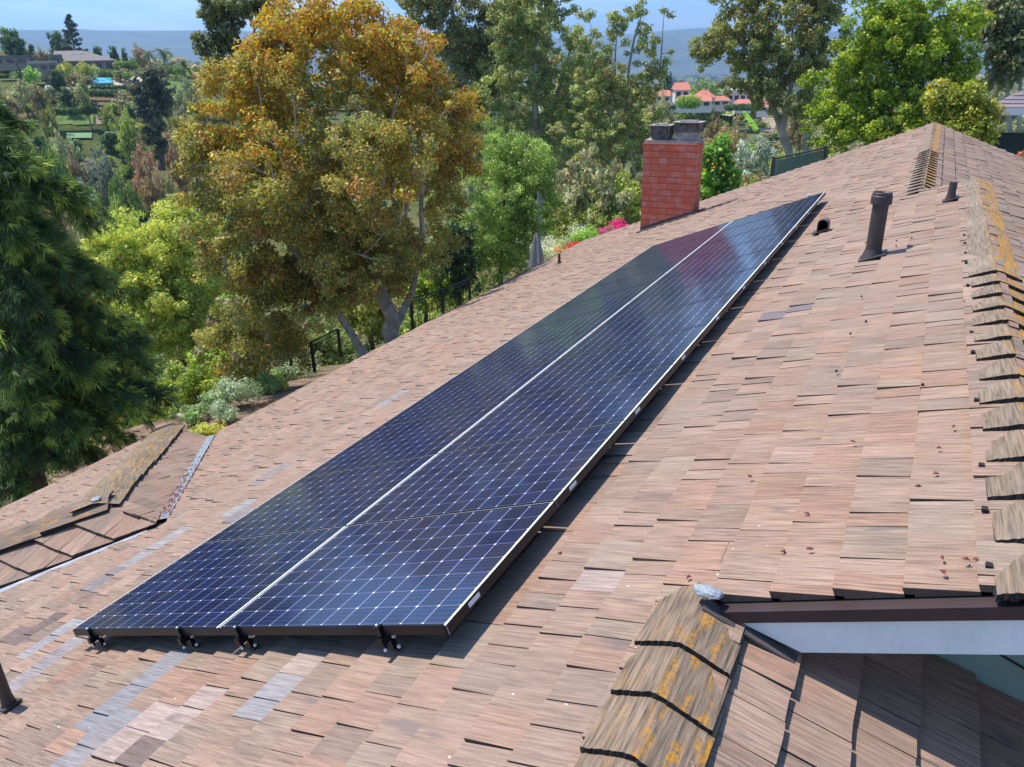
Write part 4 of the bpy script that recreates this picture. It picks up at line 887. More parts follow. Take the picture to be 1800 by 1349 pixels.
tree('orange_topped_tree', b, C, R, 255000, .046, palette([(.22, .215, .042), (.17, .18, .038), (.30, .25, .048), (.26, .14, .035), (.12, .12, .03)], [4, 4, 3, 1.3, 1.5], .25, .4,
     [(.37, .21, .008), (.34, .14, .008), (.34, .25, .008), (.28, .26, .02), (.30, .09, .02), (.22, .23, .03)], topf), 5, M_BARK,
     [([(0, 0, -.6), local_from(b, 688, 560, D0), local_from(b, 650, 460, D0), local_from(b, 620, 340, D0), local_from(b, 628, 220, D0), local_from(b, 620, 110, D0)], .27, .03),
      ([local_from(b, 690, 590, D0), local_from(b, 722, 520, D0), local_from(b, 740, 440, D0 + .4), local_from(b, 742, 300, D0 + .6), local_from(b, 730, 180, D0 + .6)], .14, .03),
      ([local_from(b, 640, 625, D0 - .3), local_from(b, 600, 560, D0 - .4), local_from(b, 560, 500, D0 - .6), local_from(b, 540, 420, D0 - .6), local_from(b, 520, 260, D0 - .4)], .13, .03),
      ([local_from(b, 650, 470, D0), local_from(b, 700, 400, D0), local_from(b, 680, 250, D0), local_from(b, 700, 160, D0)], .10, .02),
      ([local_from(b, 640, 420, D0), local_from(b, 540, 330, D0 - .4), local_from(b, 480, 250, D0 - .5), local_from(b, 450, 150, D0)], .10, .02),
      ([local_from(b, 560, 500, D0 - .6), local_from(b, 500, 420, D0 - .8), local_from(b, 450, 350, D0 - .8), local_from(b, 400, 280, D0 - .6)], .11, .03),
      ([local_from(b, 640, 420, D0 - .2), local_from(b, 633, 330, D0 - 1.1), local_from(b, 628, 250, D0 - 1.1), local_from(b, 622, 165, D0 - 1.1)], .06, .012),
      ([local_from(b, 672, 330, D0 - .8), local_from(b, 680, 250, D0 - 1.1), local_from(b, 698, 180, D0 - 1.1)], .045, .008),
      ([local_from(b, 600, 400, D0 - 1.0), local_from(b, 560, 290, D0 - 1.1), local_from(b, 520, 230, D0 - 1.1), local_from(b, 515, 150, D0 - 1.1)], .052, .010),
      ([local_from(b, 560, 400, D0 - 1.0), local_from(b, 495, 270, D0 - 1.1), local_from(b, 462, 205, D0 - 1.1), local_from(b, 455, 150, D0 - 1.1)], .045, .008),
      ([local_from(b, 520, 420, D0 - 1.2), local_from(b, 490, 260, D0 - 1.1), local_from(b, 440, 225, D0 - 1.1)], .045, .01),
      ([local_from(b, 700, 420, D0 - 1.0), local_from(b, 728, 320, D0 - 1.1), local_from(b, 726, 210, D0 - 1.1)], .045, .008),
      ([local_from(b, 560, 520, D0 - .8), local_from(b, 552, 400, D0 - 1.1), local_from(b, 540, 330, D0 - 1.1)], .04, .008),
      ([local_from(b, 625, 470, D0 - 1.0), local_from(b, 600, 430, D0 - 1.8), local_from(b, 585, 370, D0 - 1.1)], .045, .01)],
     'large spreading tree with orange and gold topped foliage over pale twisted trunks', ntips=150, elong=2.0)

# ---- the dark drooping conifer at the left edge
b = loc_of(-60, 500, 15.5, -1.6); rr = random.Random(4)
Vn = []; cn = []; mbk = MB(); mbk.tube([(0, 0, -.5), (.1, 0, 4), (.1, .1, 8), (.0, .1, 11.0)], [.3, .24, .15, .04], 10)
right, away = side_axes(b)
nr = np.random.default_rng(9); zc = float(at(0, 135, 15.5).z)
brs = []
for (px, py, dd) in [(20, 215, .4), (130, 335, -.3), (150, 372, .2), (70, 395, -.8), (150, 465, .0), (185, 500, -.4), (200, 560, .3), (235, 600, -.5), (250, 640, .0), (285, 690, -.3), (270, 725, .4), (210, 760, -.6), (120, 740, -1.0), (60, 700, -1.2), (150, 640, -1.0), (90, 570, -1.2), (40, 520, -1.3), (100, 470, -.9), (40, 420, -1.0), (30, 340, -.9), (25, 280, -.7), (10, 780, -.8), (90, 800, -.8), (160, 800, -.2), (30, 640, -1.4), (20, 850, -.6), (225, 700, -.9), (5, 250, .6), (100, 520, .6), (130, 600, .8), (60, 610, .9), (10, 480, .8), (180, 680, .9), (240, 670, .9), (60, 460, .7), (20, 570, .2), (110, 680, .5), (40, 760, .4), (140, 720, .3), (60, 330, .5)]:
    tip = Vector(at(px, py, 15.5 + dd) - b); z0 = max(.3, min(10.6, tip.z + rr.uniform(.5, 1.5))); s0 = Vector((.1, .1, z0)); mid = s0.lerp(tip, .55) + Vector((0, 0, .25))
    pts = [s0.lerp(mid, k / 4) for k in range(4)] + [mid.lerp(tip, k / 5) for k in range(6)]; mbk.tube(pts, [.06 * (1 - k / 11) + .008 for k in range(10)], 5, caps=False)
    brs.append(pts)
T0 = []; TD = []
for pts in brs:
    for j in range(2, len(pts)):
        for q in range(6):
            p = pts[j - 1].lerp(pts[j], rr.random()); dirn = (pts[j] - pts[j - 1]).normalized(); sd = Vector((rr.uniform(-1, 1), rr.uniform(-1, 1), rr.uniform(-.7, .1))).normalized()
            ln = rr.uniform(.3, .75) * (1.15 - .4 * j / len(pts)); e_ = p + (dirn * 1.3 + sd).normalized() * ln + Vector((0, 0, .02 * ln)); mbk.tube([p, p.lerp(e_, .6), e_], [.012, .008, .003], 3, caps=False)
            for k in range(7):
                f = .25 + .75 * k / 6; T0.append(tuple(p.lerp(e_, f) + Vector((rr.gauss(0, .05), rr.gauss(0, .05), rr.gauss(0, .04))))); TD.append(tuple(((e_ - p).normalized() * 1.0 + Vector((0, 0, .02)))))
T0 = np.array(T0); TD = np.array(TD); nt_ = len(T0); per = 15
idx = np.repeat(np.arange(nt_), per); n = len(idx); d = TD[idx] * .9 + nr.normal(size=(n, 3)) * .42; d /= np.linalg.norm(d, axis=1)[:, None]; d[:, 2] -= .06
L = (.11 + .13 * nr.random(n))[:, None]; sdv = np.cross(d, nr.normal(size=(n, 3))); sdv /= np.linalg.norm(sdv, axis=1)[:, None]; wd = .0058
P = T0[idx]; V = np.stack([P - sdv * wd, P + d * L * .5 - sdv * wd, P + d * L, P + d * L * .5 + sdv * wd], 1).reshape(-1, 3)
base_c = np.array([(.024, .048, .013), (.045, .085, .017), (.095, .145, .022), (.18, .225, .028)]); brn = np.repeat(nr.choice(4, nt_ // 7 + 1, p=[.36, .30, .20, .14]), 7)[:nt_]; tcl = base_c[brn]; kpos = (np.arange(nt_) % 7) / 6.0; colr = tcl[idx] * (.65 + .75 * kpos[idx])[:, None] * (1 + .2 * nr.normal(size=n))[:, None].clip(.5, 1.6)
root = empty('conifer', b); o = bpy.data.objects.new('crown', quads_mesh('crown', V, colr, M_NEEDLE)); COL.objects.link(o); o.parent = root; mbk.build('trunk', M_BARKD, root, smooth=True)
tag(root, 'dark green conifer with long drooping needles filling the left edge of the picture', 'tree')

# ---- other near trees, each with its own crown
def big(name, basepx, D, ells, kc, rmin, rmax, nl, size, cols, wts, label, bark=None, forks=None, seed=1, ntips=24, gz=None, topcol=None, topf_=None, var=.2, clump=.4, group=None, leaf=None, **kw):
    bb = loc_of(basepx[0], basepx[1], D, gz); E_ = [ell(bb, *e) for e in ells]; C, R = blob_clumps(E_, kc, rmin, rmax, seed)
    if forks is None: forks = [([(0, 0, -.3), (E_[0][0] * .4, E_[0][1] * .4, max(.6, E_[0][2] * .6)), (E_[0][0], E_[0][1], E_[0][2] + E_[0][5] * .3)], .012 * E_[0][2] + .05, .03)]
    else: forks = [([tuple(Vector(at(x, y, dd)) - bb) for x, y, dd in pts], ra, rb) for pts, ra, rb in forks]
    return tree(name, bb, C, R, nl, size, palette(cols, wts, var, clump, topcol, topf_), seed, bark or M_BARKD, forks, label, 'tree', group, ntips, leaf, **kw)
OLV = [(.19, .225, .06), (.26, .275, .075), (.14, .18, .05), (.27, .24, .08), (.19, .15, .06)]
big('pepper_tree', (310, 620), 40, [(280, 440, 40, 200, 170), (325, 400, 40, 130, 110), (205, 470, 39, 140, 130), (340, 490, 39, 140, 160), (245, 540, 38, 190, 150), (180, 440, 40, 90, 70), (330, 580, 38, 130, 110), (260, 600, 38, 140, 110)], 420, .3, .6, 60000, .075,
    [(.31, .34, .045), (.38, .37, .055), (.24, .28, .045), (.18, .21, .04)], [4, 3, 3, 2], 'soft yellow green pepper tree between the dark conifer and the orange topped tree', M_BARKD,
    [([(320, 640, 40), (318, 540, 40), (300, 440, 40)], .22, .06), ([(318, 560, 40), (250, 480, 39.5), (215, 440, 39.5)], .12, .04)], 21, 26, droop=.9, elong=2.6)
big('bushy_tree', (880, 520), 36, [(890, 320, 36, 190, 190), (930, 290, 36, 110, 120), (860, 420, 35.5, 150, 160), (945, 370, 36.5, 100, 150), (880, 260, 36.5, 90, 60), (825, 440, 35, 70, 120), (890, 450, 35.5, 100, 100)], 420, .2, .44, 60000, .05,
    [(.20, .27, .05), (.26, .33, .07), (.15, .21, .035), (.09, .14, .025)], [4, 3, 3, 2], 'bright mid green bushy tree left of the chimney, beside the orange topped tree', seed=22, ntips=10, elong=2.3)
big('eucalyptus', (975, 300), 62, [(935, 60, 62, 130, 200), (900, 150, 62, 150, 200), (1000, 150, 62, 110, 200), (960, -20, 62, 110, 120), (890, 40, 62, 80, 130), (950, 250, 62, 190, 130)], 460, .28, .68, 46000, .10, OLV, [4, 3, 4, 2, 1],
    'tall dark olive eucalyptus rising above the bright bushy tree', M_BARKE, [([(955, 420, 62), (950, 300, 62), (938, 170, 62), (945, 40, 62), (960, -60, 62)], .42, .08), ([(945, 240, 62), (985, 150, 62), (1010, 60, 62)], .2, .06)], 23, 30, elong=2.4, droop=.5)
big('eucalyptus', (1040, 360), 58, [(1030, 70, 58, 70, 90), (1085, 60, 58, 50, 120), (1075, 150, 58, 120, 110), (1130, 50, 58, 70, 110), (1150, 120, 58, 70, 110), (1040, 170, 58, 110, 130), (1110, 210, 58, 140, 120), (1060, 260, 57, 150, 120), (1170, 30, 58, 30, 50), (1180, 95, 58, 30, 60)], 320, .2, .5, 24000, .095, OLV, [4, 4, 3, 2, 2],
    'thin open eucalyptus with sky showing through, directly behind the chimney', M_BARKE, [([(1030, 400, 58), (1070, 260, 58), (1098, 190, 58), (1110, 90, 58), (1130, 10, 58)], .22, .04), ([(1060, 290, 58), (1080, 150, 58), (1086, 20, 58)], .12, .03), ([(1098, 190, 58), (1160, 120, 58), (1168, 20, 58)], .1, .02), ([(1140, 420, 57), (1105, 250, 57.5), (1090, 220, 57.5)], .12, .03)], 24, 40, elong=2.4, droop=.5)
big('eucalyptus', (1390, 280), 52, [(1290, 60, 52, 120, 110), (1370, 50, 52, 190, 150), (1440, 60, 52, 110, 170), (1330, 140, 52, 130, 100), (1400, 150, 52, 160, 120), (1240, 90, 52, 60, 60), (1300, -20, 52, 140, 80), (1420, -20, 52, 150, 80)], 500, .22, .55, 52000, .09, [(.18, .195, .055), (.22, .225, .06), (.13, .15, .04), (.23, .18, .065)], [4, 3, 3, 2],
    'broad eucalyptus with leaning pale trunk left of the bright lime tree', M_BARKE, [([(1392, 300, 52), (1375, 225, 52), (1345, 160, 52), (1310, 90, 52), (1290, 30, 52)], .26, .07), ([(1375, 225, 52), (1395, 130, 52), (1380, 20, 52)], .2, .05), ([(1415, 300, 51.5), (1422, 200, 51.5), (1430, 100, 52), (1440, 0, 52)], .26, .08), ([(1345, 160, 52), (1390, 80, 52), (1400, 20, 52)], .12, .05)], 25, 40, elong=2.2, droop=.4)
big('lime_green_tree', (1600, 330), 38, [(1560, 110, 38, 210, 190), (1500, 170, 38, 170, 150), (1620, 60, 38, 180, 150), (1480, 215, 37.5, 120, 110), (1570, 20, 38, 160, 110), (1640, 150, 38, 150, 140), (1560, 220, 37.5, 190, 100), (1690, 60, 38, 90, 110), (1700, 120, 38, 70, 60), (1530, 90, 38, 110, 110)], 560, .2, .46, 70000, .075,
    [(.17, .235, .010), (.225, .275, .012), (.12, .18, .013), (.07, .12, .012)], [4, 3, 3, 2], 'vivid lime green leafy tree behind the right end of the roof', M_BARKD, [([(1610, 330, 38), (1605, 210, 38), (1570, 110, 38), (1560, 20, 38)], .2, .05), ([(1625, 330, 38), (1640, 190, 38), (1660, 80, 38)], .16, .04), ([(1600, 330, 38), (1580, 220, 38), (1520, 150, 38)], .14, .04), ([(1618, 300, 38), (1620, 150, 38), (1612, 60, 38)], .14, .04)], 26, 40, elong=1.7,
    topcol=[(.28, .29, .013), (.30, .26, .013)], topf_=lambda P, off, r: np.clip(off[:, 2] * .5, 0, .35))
big('golden_shrub_tree', (1700, 300), 34, [(1690, 200, 34, 110, 100), (1660, 170, 34, 60, 60), (1725, 215, 34, 70, 70), (1700, 240, 33.5, 100, 50)], 120, .25, .5, 16000, .075,
    [(.26, .24, .016), (.18, .22, .016), (.30, .23, .016), (.11, .15, .016)], [3, 3, 2, 2], 'yellow green rounded shrub tree between the lime tree and the gazebo', seed=27, ntips=10, elong=1.8)
lm = big('lemon_tree', (1260, 345), 31, [(1262, 300, 31, 66, 105), (1250, 275, 31, 34, 50), (1280, 320, 31, 30, 70)], 90, .2, .38, 11000, .085,
    [(.12, .24, .02), (.18, .31, .03), (.07, .15, .015)], [3, 2, 2], 'dark green lemon tree with yellow fruit right of the chimney', seed=28, ntips=8, elong=1.7)
mb = MB(); fr_ = random.Random(3); lb = Vector(lm.location)
for i in range(34):
    q = at(1262 + fr_.gauss(0, 15), 305 + fr_.gauss(0, 26), 30.2 + fr_.uniform(-.1, .5)) - lb; mb.lathe(q, [(.002, -.05), (.035, -.03), (.042, 0), (.035, .03), (.002, .05)], 7)
fo = mb.build('fruit', plain('lemon_skin', (.65, .45, .03), .5), lm, smooth=True); fo['kind'] = 'stuff'
big('gum_tree', (1770, 250), 60, [(1770, 30, 60, 90, 90), (1760, 110, 60, 80, 90), (1790, 90, 60, 60, 120), (1740, 60, 60, 50, 60), (1720, 20, 61, 60, 50)], 90, .4, .9, 9000, .15, [(.13, .14, .05), (.17, .17, .06), (.09, .10, .04)], None,
    'thin grey green gum tree behind the gazebo in the top right corner', M_BARKE, [([(1775, 260, 60), (1770, 120, 60), (1765, 20, 60), (1762, -40, 60)], .16, .05), ([(1790, 260, 60), (1795, 100, 60), (1790, -20, 60)], .13, .04)], 29, 26, elong=2.4, droop=.5)
big('eucalyptus', (800, 250), 66, [(800, 60, 66, 150, 120), (850, 110, 66, 130, 130), (740, 10, 66, 130, 60), (820, 160, 66, 110, 160), (870, 20, 66, 70, 80), (780, -20, 66, 160, 80)], 340, .35, .8, 34000, .12, [(.19, .20, .07), (.11, .12, .045), (.19, .17, .07)], None,
    'pale olive eucalyptus peeking out right above the orange topped tree', M_BARKE, [([(830, 420, 66), (825, 200, 66), (800, 60, 66), (790, -30, 66)], .35, .08)], 30, 24, elong=2.4, droop=.5)
big('gum_tree', (400, 300), 48, [(405, 20, 48, 90, 70), (372, 30, 48, 50, 90), (440, 10, 48, 90, 60), (350, 75, 48, 36, 30), (400, 85, 48, 50, 70), (480, -10, 48, 120, 40), (380, 110, 48, 30, 40)], 110, .25, .6, 9500, .12, [(.12, .14, .05), (.17, .17, .06), (.09, .10, .04)], None,
    'wispy blue green gum tree left above the orange topped tree against the sky', M_BARKD, [([(450, 420, 48), (440, 200, 48), (425, 90, 48), (400, 10, 48), (395, -40, 48)], .2, .04), ([(440, 160, 48), (380, 80, 48), (350, 72, 48)], .07, .02), ([(435, 120, 48), (450, 40, 48), (460, -30, 48)], .08, .03)], 31, 44, elong=2.2, droop=.4)
GGR = [(.20, .22, .075), (.25, .26, .10), (.15, .17, .055), (.24, .20, .08)]
big('eucalyptus', (880, 330), 82, [(880, 170, 82, 130, 200), (930, 90, 82, 110, 170), (860, 260, 82, 120, 120), (900, 20, 82, 90, 110)], 260, .4, .95, 26000, .14, GGR, None, 'feathery grey green eucalyptus standing behind the gap over the bushy tree', M_BARKE, [([(890, 420, 82), (885, 230, 82), (905, 60, 82)], .3, .06)], 51, 26, elong=2.6, droop=.7)
big('eucalyptus', (1060, 360), 86, [(1010, 200, 86, 130, 190), (1070, 240, 86, 150, 170), (1120, 190, 86, 90, 130), (1040, 120, 86, 90, 120), (1140, 260, 86, 90, 120)], 300, .4, .95, 30000, .14, GGR, None, 'low feathery grey green eucalyptus filling the view left of the chimney', M_BARKE, [([(1050, 420, 86), (1040, 250, 86), (1030, 120, 86)], .26, .06), ([(1080, 420, 86), (1100, 250, 86), (1120, 170, 86)], .2, .05)], 52, 30, elong=2.6, droop=.7)
big('weeping_tree', (275, 285), 150, [(262, 180, 150, 60, 80), (272, 235, 150, 36, 90), (248, 160, 150, 44, 50), (285, 165, 150, 34, 70), (262, 140, 150, 40, 30)], 120, .5, 1.2, 9000, .26, [(.07, .085, .04), (.11, .105, .055), (.04, .05, .028)], None,
    'tall blackish weeping tree standing alone on the hillside below the pool', M_BARKD, [([(285, 300, 150), (278, 230, 150), (260, 150, 150)], .5, .15)], 32, 14, elong=2.6, droop=1.2)

# ---- repeated valley and hillside trees: prototypes, then copies
ANISO = []
def proto(name, ells, kc, rmin, rmax, nl, size, cols, wts, seed, bark, trunk_h, **kw):
    C, R = blob_clumps(ells, kc, rmin, rmax, seed, .5); V, c = leaf_cloud(C, R, nl, size, palette(cols, wts, .22, .5), seed, **kw)
    me = quads_mesh(name + '_crown', V, c, M_LEAFR); mb = MB(); limb_tree(mb, None, [([(0, 0, -.06), (.01, 0, trunk_h * .5), (0, .01, trunk_h)], .035, .012)], 0, [tuple(x) for x in C], seed, 9, rt=.004); tm = mb.mesh(name + '_trunk', bark, True)
    return name, me, tm
P_ROUND = proto('broadleaf_tree', [(0, 0, .55, .42, .42, .40), (.18, .1, .5, .28, .28, .3), (-.18, -.1, .45, .28, .28, .3)], 90, .07, .13, 5200, .028, [(.19, .25, .045), (.25, .31, .06), (.13, .18, .035)], None, 41, M_BARKD, .5, elong=1.8)
P_OLIVE = proto('olive_tree', [(0, 0, .55, .46, .46, .36), (.2, 0, .6, .25, .25, .25), (-.2, .1, .5, .25, .25, .28)], 90, .06, .12, 4600, .026, [(.21, .22, .10), (.27, .27, .13), (.15, .16, .07), (.24, .19, .09)], None, 42, M_BARKD, .5, elong=2.0)
P_BROWN = proto('brownish_tree', [(0, 0, .55, .40, .40, .42), (.12, .1, .68, .24, .24, .25)], 80, .06, .12, 4200, .026, [(.25, .18, .085), (.30, .23, .10), (.19, .15, .065), (.17, .18, .06)], None, 43, M_BARKD, .55, elong=2.0)
P_DARK = proto('dark_green_tree', [(0, 0, .52, .38, .38, .46), (.1, 0, .7, .22, .22, .25)], 90, .06, .12, 5200, .028, [(.045, .085, .025), (.065, .11, .03), (.03, .06, .02)], None, 44, M_BARKD, .5, elong=1.8)
P_TALL = proto('slender_tree', [(0, 0, .62, .20, .20, .36), (.06, 0, .45, .18, .18, .25), (-.05, 0, .85, .12, .12, .14)], 80, .045, .09, 3600, .022, [(.18, .18, .06), (.23, .21, .08), (.14, .12, .05)], None, 45, M_BARKE, .7, elong=2.2)
P_SHRUB = proto('shrub', [(0, 0, .42, .52, .52, .42)], 70, .09, .17, 3600, .035, [(.21, .26, .06), (.16, .20, .05), (.27, .27, .07)], None, 46, M_BARKD, .3, elong=1.8)
P_BRIGHT = proto('bright_shrub_tree', [(0, 0, .5, .48, .48, .44), (.2, .1, .6, .28, .28, .28), (-.2, 0, .45, .25, .25, .3)], 110, .06, .12, 6500, .026, [(.16, .25, .02), (.22, .29, .025), (.11, .18, .02), (.26, .26, .03)], None, 49, M_BARKD, .4, elong=1.9)
P_SILV = proto('silvery_tree', [(0, 0, .52, .45, .45, .42), (.15, 0, .65, .25, .25, .25)], 80, .06, .12, 4200, .026, [(.20, .25, .18), (.26, .30, .22), (.14, .18, .12)], None, 47, M_BARKE, .5, elong=2.2)
P_CON = proto('conical_conifer', [(0, 0, .25, .28, .28, .22), (0, 0, .5, .2, .2, .25), (0, 0, .75, .11, .11, .2), (0, 0, .92, .05, .05, .1)], 90, .04, .08, 4200, .022, [(.04, .07, .03), (.06, .09, .035)], None, 48, M_BARKD, .9, elong=2.2)
def put(pr, x, y, h, wscale=1.0, label='', group=None, z=None, cat='tree', name=None):
    nm, cm, tm = pr; z = terr(x, y) if z is None else z
    root = empty(name or nm, (x, y, z - .02 * h), random.uniform(0, 6.28)); root.scale = (h * wscale, h * wscale, h)
    o = bpy.data.objects.new('crown', cm); COL.objects.link(o); o.parent = root; o2 = bpy.data.objects.new('trunk', tm); COL.objects.link(o2); o2.parent = root
    tag(root, label, cat, group); return root
def putpx(pr, px, ytop, D, wpx, label, group=None, cat='tree', ybase=None, name=None):
    """stands on the terrain at distance D below pixel column px, its top seen at ytop"""
    p = at(px, ytop, D); z = terr(p.x, p.y) if ybase is None else at(px, ybase, D).z; h = max(.4, p.z - z); w_ = wpx * m_per_px(D, px, ytop)
    return put(pr, p.x, p.y, h, min(2.6, max(.25, w_ / (.95 * h))), label, group, z, cat, name)
HILLT = [
 (P_DARK, 12, 44, 262, 66, 'big rounded dark green tree on the skyline at the far left'), (P_DARK, 52, 74, 268, 20, 'small dark tree on the skyline beside the big rounded one'), (P_OLIVE, 66, 78, 255, 30, 'low olive bush tree left of the skyline pine'),
 (P_DARK, 95, 50, 290, 48, 'dark pyramid tree behind the grey roofed house'), (P_DARK, 168, 78, 300, 30, 'small round tree on the skyline right of the grey roof'), (P_DARK, 196, 77, 300, 22, 'second small round tree on the skyline right of the grey roof'), (P_DARK, 215, 80, 302, 14, 'narrow small tree on the skyline'), (P_BROWN, 243, 74, 290, 34, 'purplish brown umbrella shaped tree on the skyline'),
 (P_ROUND, 108, 98, 235, 26, 'clipped light green tree left of the pool'), (P_ROUND, 142, 98, 236, 44, 'wide rounded green tree in front of the grey roofed house'), (P_ROUND, 45, 105, 232, 34, 'bright green tree in front of the low flat roof'), (P_CON, 25, 92, 228, 16, 'thin dark cypress in front of the low flat roof'),
 (P_DARK, 96, 118, 222, 42, 'dense dark green round tree left of the pool terrace'), (P_DARK, 113, 150, 214, 40, 'dark bushy tree below the pool terrace'), (P_TALL, 138, 128, 205, 42, 'slender brown green tree below the pool'), (P_BROWN, 62, 140, 205, 40, 'reddish brown small tree on the left slope'), (P_ROUND, 76, 168, 195, 30, 'pale yellow green bush below the brown tree'),
 (P_OLIVE, 30, 130, 215, 50, 'olive coloured tree at the left below the flat roof'), (P_ROUND, 180, 175, 200, 24, 'small palm like bright green tree on the lawn slope'), (P_ROUND, 212, 165, 180, 60, 'rounded green tree just left of the blackish weeping tree'), (P_OLIVE, 318, 165, 165, 80, 'grey olive tree right of the blackish weeping tree'),
 (P_OLIVE, 320, 125, 200, 50, 'upper grey olive tree beside the lawn slope'), (P_SILV, 165, 248, 150, 66, 'silvery blue green tree in the middle of the valley'), (P_BROWN, 120, 250, 148, 60, 'brown tinted tree left of the silvery tree'), (P_BROWN, 235, 228, 150, 60, 'pinkish brown tree right of the silvery tree'), (P_BROWN, 262, 270, 142, 70, 'second pinkish brown tree near the orange topped tree'),
 (P_ROUND, 200, 262, 140, 54, 'dark mid green tree between the silvery and brown trees'), (P_ROUND, 195, 306, 125, 60, 'fresh green rounded tree above the club terrace'), (P_ROUND, 62, 200, 140, 80, 'yellow green tree on the left valley side'), (P_ROUND, 20, 190, 150, 60, 'broad green tree at the left border of the valley'), (P_OLIVE, 92, 205, 160, 60, 'grey green tree above the small tennis court'),
 (P_BROWN, 60, 258, 120, 60, 'orange brown bush tree above the dark conifer'), (P_BROWN, 40, 300, 110, 60, 'straw coloured tree behind the dark conifer'), (P_ROUND, 105, 278, 125, 50, 'yellowish green tree in the left valley'), (P_TALL, 290, 300, 130, 40, 'thin tree touching the orange topped tree'), (P_TALL, 214, 350, 118, 24, 'slim light brown tree beside the green parasol'),
 (P_BROWN, 300, 215, 158, 60, 'dry brown tree below the lawn slope'), (P_DARK, 245, 350, 122, 40, 'dark tree by the club terrace'), (P_OLIVE, 130, 345, 108, 50, 'grey olive tree left of the club terrace'), (P_TALL, 340, 150, 120, 50, 'bare looking slender tree touching the left of the orange topped tree'),
 (P_BROWN, 30, 240, 140, 50, 'rusty tree above the left conifer'), (P_SILV, 140, 300, 128, 40, 'small silvery tree in the left valley')]
for pr, px, yt, D, wpx, lb in HILLT: putpx(pr, px, yt, D, wpx, lb, 'trees on the hillside and in the valley')
# nearer greens behind and below the eave
putpx(P_BRIGHT, 385, 590, 27, 130, 'bright green bushy tree below the pepper tree', ybase=700); putpx(P_BRIGHT, 330, 620, 24, 110, 'yellow green bush beside the dark conifer tips', ybase=740); putpx(P_BRIGHT, 290, 690, 21, 110, 'bright yellow green shrub at the edge of the conifer', ybase=800)
putpx(P_BRIGHT, 235, 650, 23, 150, 'fresh green shrub partly behind the conifer', ybase=800); putpx(P_OLIVE, 430, 520, 27, 190, 'sandy olive bush under the left of the orange topped tree', ybase=720); putpx(P_OLIVE, 500, 480, 38, 150, 'dull olive tree behind the orange topped tree trunks', ybase=640)
putpx(P_ROUND, 640, 470, 36, 150, 'green tree seen between the twisted trunks', ybase=620); putpx(P_BRIGHT, 740, 440, 34, 120, 'light green tree behind the right trunk', ybase=570); putpx(P_DARK, 800, 380, 33, 120, 'deep green shrub tree behind the iron fence', ybase=540); putpx(P_SHRUB, 560, 560, 30, 100, 'green bush under the middle of the orange topped tree', ybase=650)
for (px, yt, D, wpx, pr, lb) in [(1040, 240, 48, 150, P_OLIVE, 'olive green tree low behind the bright bushy tree'), (1100, 270, 50, 130, P_ROUND, 'green tree behind the left side of the chimney'), (1010, 340, 46, 120, P_ROUND, 'mid green shrub tree above the cream flowers'), (1080, 330, 47, 110, P_ROUND, 'dark green hedge tree left of the chimney foot'), (1180, 250, 46, 120, P_OLIVE, 'olive tree hidden behind the chimney'),
      (1280, 200, 75, 82, P_BROWN, 'dark brown rounded bush tree right of the chimney caps'), (1330, 228, 70, 90, P_SILV, 'grey green bush tree above the lemon tree'), (1262, 182, 95, 40, P_BROWN, 'brownish shrub in front of the red roofed houses'), (1165, 135, 110, 60, P_OLIVE, 'olive green tree left of the red roofed houses'), (1335, 296, 40, 80, P_BRIGHT, 'low yellow green shrub by the green fence'), (1310, 285, 42, 80, P_SHRUB, 'pale green shrub right of the lemon tree'),
      (1300, 112, 262, 60, P_OLIVE, 'tree behind the red roofed villa'), (1230, 116, 266, 80, P_ROUND, 'green tree line left behind the red roofed villa'), (1330, 118, 262, 40, P_ROUND, 'fresh green tree behind the right house'), (1170, 118, 262, 60, P_DARK, 'dark tree left behind the villas'), (1400, 178, 130, 60, P_BROWN, 'dry bush at the edge of the brown field'), (900, 200, 75, 160, P_DARK, 'dark green tree filling the gap behind the bushy tree'), (1010, 200, 80, 160, P_OLIVE, 'olive tree in the gap below the eucalyptus crowns'),
      (1760, 120, 75, 70, P_OLIVE, 'grey olive tree behind the gazebo'), (1720, 140, 70, 60, P_OLIVE, 'grey olive tree between lime tree and gazebo'), (1385, 232, 60, 50, P_SHRUB, 'low bush at the foot of the leaning trunk')]:
    putpx(pr, px, yt, D, wpx, lb, 'trees beyond the garden')
# scattered undergrowth of the valley, all one mass
sr = random.Random(77); Vs = []; cs_ = []; nb = 0
unit = {}
for pr in (P_ROUND, P_OLIVE, P_BROWN, P_SHRUB, P_DARK):
    me = pr[1]; nv = len(me.vertices); a = np.empty(nv * 3, np.float32); me.vertices.foreach_get('co', a); cc = np.empty((nv // 4) * 4, np.float32); me.attributes['tint'].data.foreach_get('color', cc); unit[pr[0]] = (a.reshape(-1, 4, 3), cc.reshape(-1, 4)[:, :3] / LEAFK)
keys = list(unit)
def clear(px, py):                                # keep the lawns, courts, patio, pool and houses in view
    return False
keep = [(x[0], x[1]) for x in ()]
OPEN = []                                         # filled with (x, y, r) below
for q in [(215, 375, 10), (180, 400, 11), (240, 360, 9), (140, 240, 10), (175, 142, 22), (100, 130, 18), (310, 150, 12), (130, 200, 8), (180, 385, 9), (1230, 190, 26), (1300, 200, 16), (1180, 195, 14), (1380, 235, 22), (1330, 205, 10), (200, 120, 20), (60, 115, 14), (260, 130, 10)]:
    p, D = hit_ground(q[0], q[1]); OPEN.append((p.x, p.y, q[2]))
tot = 0
